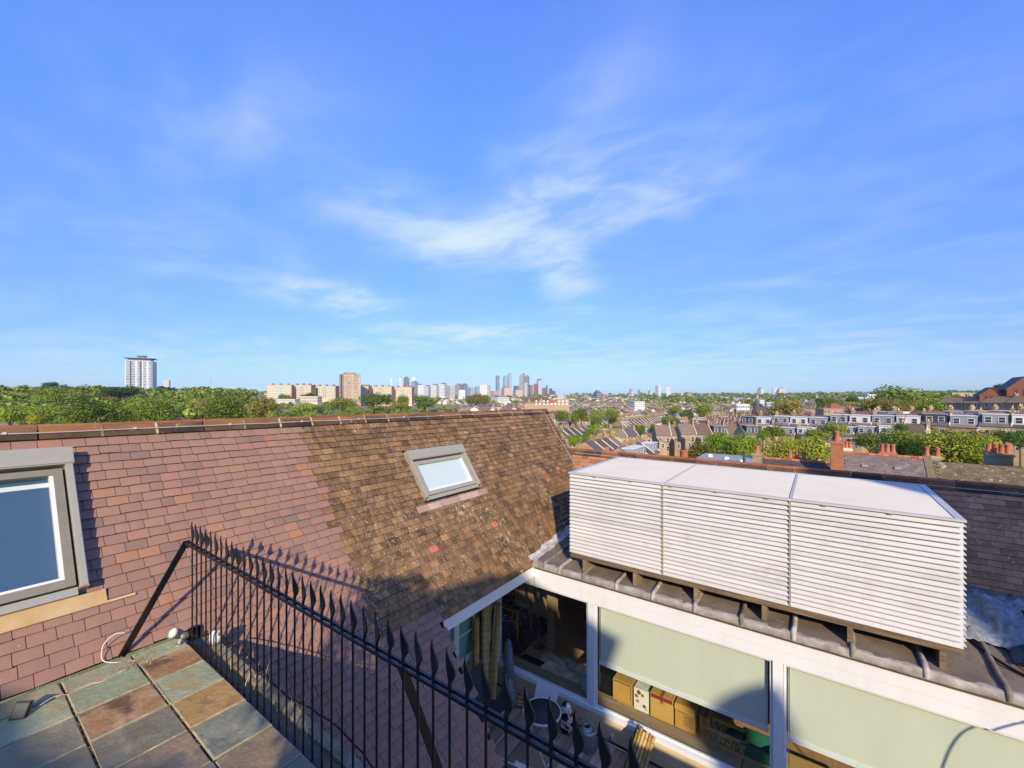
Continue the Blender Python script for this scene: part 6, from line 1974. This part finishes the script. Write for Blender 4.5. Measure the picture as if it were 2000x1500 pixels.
for x in (-.44, .0, .42):
    mb = MB()
    for i in range(15):
        mb.box(w * x - 1.5, w * x + 1.5, -dp / 2 - 1.0, -dp / 2 - .15, i * fh + .1, i * fh + fh * .45, .5, M=Mx)
    part(mb, 'balconies', fm('#cfc6b6'), th, stuff=True)
mb = MB(); mb.box(-w / 2 - .6, -w / 2 - .13, -dp * .1, dp * .1, -5, H, .3, M=Mx); part(mb, 'stair_strip', fm('#5a4438'), th)
# low white garages
block(541, 584, 780, 787, 520, '#cfc7b8', 'long low white building in front of the cream estate', 'building', yaw=-8, floors=2, cols=14, deep=10, name='low_building', winc='#77604f')
block(586, 627, 775, 786, 540, '#c7b9a2', 'long low cream building left of the brick tower foot', 'building', yaw=-8, floors=2, cols=12, deep=10, name='low_building', winc='#77604f')
block(24, 60, 797, 803, 330, '#b9b3a8', 'long low flat roofed building among trees at the far left', 'building', yaw=-10, floors=2, cols=8, deep=8, name='low_building', winc='#8a6a4c', sink=12)
block(83, 112, 797, 803, 335, '#b3aa9a', 'short low flat roofed building among trees at the far left', 'building', yaw=-10, floors=2, cols=5, deep=8, name='low_building', winc='#8a6a4c', sink=12)
# power station chimneys
for k, (u, vt) in enumerate(((764, 737), (781.5, 738), (806.5, 736), (810, 736))):
    p = at(u, 758, 3300); q = at(u, vt, 3300)
    mb = MB(); n = 12
    mb.lathe(p, [(5.4, -10), (4.9, (q.z - p.z) * .5), (4.5, q.z - p.z), (3.8, q.z - p.z)], 12)
    th = solo(mb, 'power_station_chimney', fm('#d8d0bd'), ORD[k] + ' from the left of the four cream power station chimneys on the skyline', 'chimney', p, 'power station chimneys')
# skyline
SKL = [
 (788, 800, 738, 768, 2600, '#5b5650', 'dark brown tower between the power station chimneys', 14, 5, 1),
 (803, 817, 747, 768, 2500, '#84888a', 'grey stepped building right of the dark tower', 9, 5, 1),
 (814, 828, 753, 772, 1500, '#d3d3d1', 'white apartment block left of the skyline blocks', 7, 6, 0),
 (828, 842, 755, 774, 1450, '#b9bcbc', 'white and grey apartment block with dark top storey', 7, 6, 0),
 (842, 858, 753, 774, 1400, '#cbc8c2', 'pale apartment block in the middle of the white group', 8, 6, 0),
 (858, 874, 751, 774, 1400, '#c9cac9', 'white apartment block with dark roof boxes', 8, 6, 0),
 (874, 889, 754, 775, 1380, '#b5b5b2', 'grey white apartment block at the right of the white group', 8, 6, 0),
 (889, 903, 752, 774, 1700, '#8d8478', 'brown grey block beside the dark blue one', 9, 5, 0),
 (902, 914, 751, 773, 1750, '#3f4a56', 'dark blue block in the white apartment group', 11, 4, 1),
 (893, 909, 762, 775, 1300, '#d6d8d9', 'low white block in front of the dark blue one', 5, 5, 0),
 (914, 928, 757, 771, 2300, '#9aa0a2', 'pale grey block between dark blue and striped blocks', 7, 5, 0),
 (928, 937, 755, 771, 2400, '#7b858c', 'blue grey block left of the white striped block', 8, 4, 1),
 (938, 958, 752, 775, 1900, '#dcdad5', 'wide white striped block on the skyline', 11, 9, 0),
 (958, 976, 764, 775, 1900, '#bd9c86', 'low pinkish block under the slim skyline tower', 5, 6, 0),
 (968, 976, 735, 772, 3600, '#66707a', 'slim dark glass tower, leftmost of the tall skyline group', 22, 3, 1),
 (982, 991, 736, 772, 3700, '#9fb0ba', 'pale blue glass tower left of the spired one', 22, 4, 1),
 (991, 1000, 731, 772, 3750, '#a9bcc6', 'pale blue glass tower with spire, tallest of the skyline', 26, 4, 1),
 (979, 1000, 758, 774, 2300, '#c7a795', 'pinkish low block in front of the tall glass towers', 6, 7, 0),
 (1003, 1014, 754, 772, 3300, '#5d5a56', 'dark brown block between the two tall groups', 9, 4, 0),
 (1002, 1021, 763, 774, 2400, '#c9ae9d', 'low cream pink block below the curved tower', 4, 7, 0),
 (1014, 1025, 735, 773, 3500, '#978f83', 'brown curved top tower of the skyline', 24, 4, 1),
 (1025, 1034, 735, 773, 3550, '#6e7680', 'dark grey square tower right of the curved one', 24, 4, 1),
 (1021, 1030, 748, 773, 3000, '#b9b6ac', 'pale block in front of the curved skyline tower', 12, 4, 0),
 (1033, 1041, 752, 772, 3200, '#8b5f5a', 'small red brown block right of the grey tower', 11, 3, 0),
 (1042, 1051, 751, 773, 3000, '#7d4a45', 'dark red block in front of the white tower', 12, 4, 0),
 (1048, 1058, 743, 772, 3500, '#c3c8cd', 'white tower with dark cap at the right of the tall group', 18, 4, 1),
 (1058, 1067, 759, 772, 3200, '#8b524c', 'low dark red block right of the white capped tower', 8, 4, 0),
 (1066, 1070, 753, 772, 3600, '#59606a', 'thin dark tower at the right end of the tall group', 14, 2, 1),
 (1072, 1079, 760, 773, 3200, '#5c4a50', 'small dark plum block, last right of the tall group', 8, 3, 0),
 (1079, 1085, 764, 773, 3300, '#6d5a5f', 'lowest plum block beyond the tall group', 5, 3, 0),
 (1160, 1174, 766, 776, 1500, '#44484c', 'dark flat block on the horizon right of the tall group', 3, 5, 1),
 (1172, 1182, 769, 780, 1100, '#a08a68', 'tan block below the dark flat one', 4, 4, 0),
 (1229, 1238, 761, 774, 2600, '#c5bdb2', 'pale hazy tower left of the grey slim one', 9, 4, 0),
 (1245, 1250, 762, 773, 2500, '#6a7078', 'slim grey block on the horizon', 8, 3, 1),
 (1266, 1274, 764, 775, 2200, '#c0c2c3', 'white block left of the twin white towers', 8, 4, 0),
 (1280, 1291, 753, 775, 1900, '#d3d4d3', 'left of the twin white towers on the right horizon', 16, 5, 0),
 (1301, 1311, 754, 776, 1850, '#cdd0d0', 'right of the twin white towers on the right horizon', 16, 5, 0),
 (1329, 1337, 766, 776, 1800, '#bfb3a4', 'pale block right of the twin white towers', 6, 4, 0),
 (1336, 1350, 768, 777, 1600, '#a58763', 'brown block right of the twin white towers', 5, 6, 0),
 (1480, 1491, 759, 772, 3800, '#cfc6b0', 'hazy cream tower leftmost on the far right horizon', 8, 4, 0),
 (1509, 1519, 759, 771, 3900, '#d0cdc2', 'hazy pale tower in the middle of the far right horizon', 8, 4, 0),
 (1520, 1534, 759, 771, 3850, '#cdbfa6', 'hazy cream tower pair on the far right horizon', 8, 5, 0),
 (957, 995, 777, 785, 700, '#cfcec8', 'long low white warehouse roof in front of the skyline', 2, 12, 0),
 (1088, 1108, 771, 778, 900, '#c8c4ba', 'low white building above the banner building', 3, 7, 0),
]
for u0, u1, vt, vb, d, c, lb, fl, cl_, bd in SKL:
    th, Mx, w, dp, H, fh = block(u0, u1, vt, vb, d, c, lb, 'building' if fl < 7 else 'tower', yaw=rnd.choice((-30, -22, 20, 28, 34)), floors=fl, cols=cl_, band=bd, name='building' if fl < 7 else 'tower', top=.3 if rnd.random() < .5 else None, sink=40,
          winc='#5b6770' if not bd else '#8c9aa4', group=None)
    if 'spire' in lb:
        mb = MB(); p = Mx @ Vector((0, 0, H)); mb.tube([p, p + Vector((0, 0, 14)), p + Vector((0, 0, 40))], [10, 4, .8], 8); part(mb, 'spire', fm('#9fb0ba'), th)
    if 'curved top' in lb:
        mb = MB(); mb.prism([Mx @ Vector(q) for q in ((-w / 2, -dp / 2, H), (w / 2, -dp / 2, H), (w / 2, -dp / 2, H + 26), (w * .2, -dp / 2, H + 24), (-w * .2, -dp / 2, H + 13))], Mx.to_3x3() @ Vector((0, dp, 0))); part(mb, 'curved_top', fm(c), th)
    if 'dark cap' in lb:
        mb = MB(); mb.box(-w * .3, w * .5, -dp * .5, dp * .5, H + .8, H + 10, M=Mx); part(mb, 'cap', fm('#4d5358'), th)
# gabled brick building with red banner beyond the ridge end
gb = thing('banner_building', 'yellow brick gabled building with red banner just beyond the end of the ridge', 'building', at(1065, 797, 330))
fw_ = Vector((-math.sin(YAW), math.cos(YAW), 0)); rt_ = Vector((math.cos(YAW), math.sin(YAW), 0)); up_ = Vector((0, 0, 1))
def gpt(u, v, n=0.0, d=330): return at(u, v, d) + fw_ * n
mb = MB(); mb.prism([gpt(1024, 810), gpt(1112, 810), gpt(1112, 778), gpt(1070, 784), gpt(1024, 786)], fw_ * 14); part(mb, 'wall', M_STOCK, gb)
mb = MB()
mb.mesh([gpt(1022, 787, -.4), gpt(1076, 787, -.4), gpt(1072, 776, 6), gpt(1024, 777, 6)], [(0, 1, 2, 3)], .5)
part(mb, 'roof', M_BRTILE, gb)
for k, (u, wd) in enumerate(((1033.5, 4), (1057, 6))):
    mb = MB(); mb.prism([gpt(u - wd, 787, -.6), gpt(u + wd, 787, -.6), gpt(u, 777.5, -.6)], fw_ * 5); part(mb, 'gable', M_STOCK, gb)
mb = MB(); mb.mesh([gpt(1074, 786.5, -.3), gpt(1088, 785, -.3), gpt(1088, 781, -.3), gpt(1074, 782, -.3), gpt(1074, 786.5, -.1), gpt(1088, 785, -.1), gpt(1088, 781, -.1), gpt(1074, 782, -.1)], [(0, 1, 2, 3), (0, 4, 5, 1), (1, 5, 6, 2), (2, 6, 7, 3), (3, 7, 4, 0)]); part(mb, 'banner', fm('#b0423f'), gb)
for k in range(9):
    u = 1046 + k * 7.4
    for v0, v1 in ((785, 782), (791, 787.5)):
        if 1072 < u < 1090 and v0 == 785: continue
        mb = MB(); mb.mesh([gpt(u, v0, -.25), gpt(u + 3, v0, -.25), gpt(u + 3, v1, -.25), gpt(u, v1, -.25), gpt(u, v0, 0), gpt(u + 3, v0, 0), gpt(u + 3, v1, 0), gpt(u, v1, 0)], [(0, 1, 2, 3), (0, 4, 5, 1), (1, 5, 6, 2), (2, 6, 7, 3), (3, 7, 4, 0)]); part(mb, 'window', M_WALLW, gb)
# slate spire and chapel
sp = thing('chapel', 'pale brick chapel with tall dark slate spire right of the valley rows', 'chapel', at(1483, 815, 260))
b0 = at(1478, 806, 260)
mb = MB(); mb.lathe(b0, [(2.6, -8), (2.6, -.5)], 8, smooth=False); part(mb, 'turret', M_STOCK, sp)
mb = MB(); mb.lathe(b0, [(3.0, -.5), (2.0, 3), (.9, 7), (.15, 9)], 8, smooth=False); part(mb, 'spire', M_SLATED, sp)
c0 = at(1491, 815, 262); Mz = Matrix.Translation(c0) @ Matrix.Rotation(YAW, 4, 'Z')
mb = MB(); mb.prism([Mz @ Vector(q) for q in ((-3.4, -3, -6), (3.4, -3, -6), (3.4, -3, 3), (-3.4, -3, 3))], Mz.to_3x3() @ Vector((0, 8, 0))); part(mb, 'nave', M_STOCK, sp)
mb = MB(); mb.mesh([Mz @ Vector(q) for q in ((-3.7, -3.3, 2.9), (3.7, -3.3, 2.9), (3.7, 5.3, 2.9), (-3.7, 5.3, 2.9), (-2.2, 1, 6.5), (2.2, 1, 6.5))], [(0, 1, 5, 4), (1, 2, 5), (2, 3, 4, 5), (3, 0, 4)]); part(mb, 'roof', M_SLATED, sp)
block(1435, 1466, 791, 806, 330, '#d2d3d2', 'long white modern building left of the slate spire', 'building', yaw=-25, floors=2, cols=7, deep=10, name='white_building', sink=10)
block(1476, 1491, 782, 795, 420, '#d6d8d9', 'small bright white block above the slate spire', 'building', yaw=20, floors=3, cols=3, name='white_building', sink=10)
block(1495, 1512, 787, 797, 400, '#aeb6ba', 'pale grey flat building right of the bright white block', 'building', yaw=-20, floors=2, cols=5, name='grey_building', sink=10)
block(1230, 1257, 785, 796, 380, '#d8d6d0', 'white gabled house cluster in the middle of the valley', 'building', yaw=15, floors=3, cols=5, name='white_building', sink=10)
block(1672, 1720, 777, 789, 380, '#c9c9c5', 'long white terrace high on the right slope', 'building', yaw=-10, floors=2, cols=10, deep=9, name='white_building', sink=10)
block(1690, 1724, 771, 780, 470, '#d5d6d6', 'white flat roofed building on the right skyline', 'building', yaw=-10, floors=2, cols=7, deep=9, name='white_building', sink=10)
block(1848, 1885, 768, 784, 240, '#b59a6c', 'plain yellow brick gable block left of the red brick gables', 'building', yaw=-15, floors=3, cols=2, deep=9, name='brick_block', sink=10)
block(1886, 1930, 768, 778, 260, '#8d8f90', 'grey blue flat roofed block beside the red brick gables', 'building', yaw=-10, floors=2, cols=5, deep=9, name='grey_building', sink=10)
block(1598, 1640, 800, 816, 190, '#a78a66', 'long flat roofed brick building behind the white dormers', 'building', yaw=-15, floors=2, cols=6, deep=9, name='brick_building', sink=10)
rb = thing('red_brick_house', 'red brown brick house with pyramid roof above the white dormers', 'house', at(1628, 805, 230))
q0 = at(1628, 800, 230); Mz = Matrix.Translation(q0) @ Matrix.Rotation(YAW, 4, 'Z')
mb = MB(); mb.box(-4.6, 4.6, -4, 4, -8, 0, M=Mz); part(mb, 'wall', M_REDBR, rb)
mb = MB(); mb.mesh([Mz @ Vector(q) for q in ((-5.2, -4.6, 0), (5.2, -4.6, 0), (5.2, 4.6, 0), (-5.2, 4.6, 0), (-1, 0, 3.4), (1, 0, 3.4))], [(0, 1, 5, 4), (1, 2, 5), (2, 3, 4, 5), (3, 0, 4), (3, 2, 1, 0)]); part(mb, 'roof', mat('red_roof_tile', [(0, '#7d4433'), (1, '#9c5f47')], scale=1, rough=.85), rb)
for x in (-2.6, 0, 2.6):
    o = link('window', win_data(1.05, 1.6), rb); o.matrix_world = Mz @ Matrix.Translation((x, -4.05, -2.6)); o.location = (Mz @ Vector((x, -4.05, -2.6))) - ORG[rb.name]; o.rotation_euler = (0, 0, YAW)
# big red brick gables at the right edge
rg = thing('red_brick_hall', 'large red brick hall with steep slate gables at the right edge of the hill', 'hall', at(2040, 785, 165))
q0 = at(1993, 783, 165); Mz = Matrix.Translation(q0) @ Matrix.Rotation(YAW - .70, 4, 'Z')
M_DKRED = mat('dark_red_brick', [(0, '#5b3527'), (.5, '#7c4a36'), (1, '#8f5c45')], scale=1, na=.5, rough=.9)
def gablet(x, w, D0, D1, h, r_):
    mb = MB(); mb.prism([Mz @ Vector(q) for q in ((x - w / 2, D0, -8), (x + w / 2, D0, -8), (x + w / 2, D0, h), (x, D0, h + r_), (x - w / 2, D0, h))], Mz.to_3x3() @ Vector((0, D1 - D0, 0))); part(mb, 'wall', M_DKRED, rg)
    mb = MB()
    for s_ in (-1, 1):
        mb.prism([Mz @ Vector(q) for q in ((x, D0 - .3, h + r_ + .05), (x, D0 - .3, h + r_ + .35), (x + s_ * (w / 2 + .4), D0 - .3, h - .1), (x + s_ * (w / 2 + .4), D0 - .3, h - .4))], Mz.to_3x3() @ Vector((0, D1 - D0 + .6, 0)))
    part(mb, 'roof', M_SLATED, rg)
    for k in range(3):
        mb = MB(); xx = x + (k - 1) * w * .22; mb.box(xx - .35, xx + .35, D0 - .12, D0 - .02, h - 2.6, h - .3, M=Mz); part(mb, 'window', M_WIN, rg)
gablet(-7.2, 6.6, 2, 14, 2.2, 2.9)
gablet(1.0, 9, 0, 18, 4.6, 4.6)
gablet(10.5, 9, -2, 14, 3.6, 5.2)
# aerials on the dormer roofs
k = 0
for u, vt, vb, d in ((1570, 795, 815, 128), (1586, 797, 816, 127), (1648, 790, 815, 120), (1612, 793, 815, 125), (1718, 791, 815, 114), (1637, 829, 846, 104), (1755, 815, 838, 100), (1445, 788, 800, 300), (411, 737, 757, 900)):
    p, q = at(u, vb, d), at(u, vt, d)
    mb = MB(); mb.tube([p, q], .03 * d / 110, 5)
    for j in range(4):
        z = q.z - .15 - j * .22
        mb.bar((q.x - .35, q.y - .1, z), (q.x + .35, q.y + .1, z), .03, .03)
    solo(mb, 'roof_aerial', M_LGREY, ('thin television aerial, ' + ORD[k] + ' from the left along the dormer row roofs') if d < 200 else ('thin pole above the valley rows left of the spire' if d == 300 else 'thin mast on the left horizon right of the white tower'), 'aerial', p, 'aerials')
    k += 1
# ------------------------------------------------------------------ thin summer haze over the whole place
mb = MB(); mb.box(-6300, 6300, -6300, 6300, -23, 330)
hm = bpy.data.materials.new('haze_air'); hm.use_nodes = True
for n in list(hm.node_tree.nodes): hm.node_tree.nodes.remove(n)
ht = NT(hm.node_tree)
pv = ht.new('ShaderNodeVolumePrincipled')
pv.inputs['Color'].default_value = (.80, .90, 1.0, 1); pv.inputs['Density'].default_value = 5e-5; pv.inputs['Anisotropy'].default_value = 0.0
ht.put(ht.new('ShaderNodeOutputMaterial').inputs['Volume'], pv.outputs[0])
hz_ = link('haze', mb.data('haze', hm)); hz_['kind'] = 'stuff'
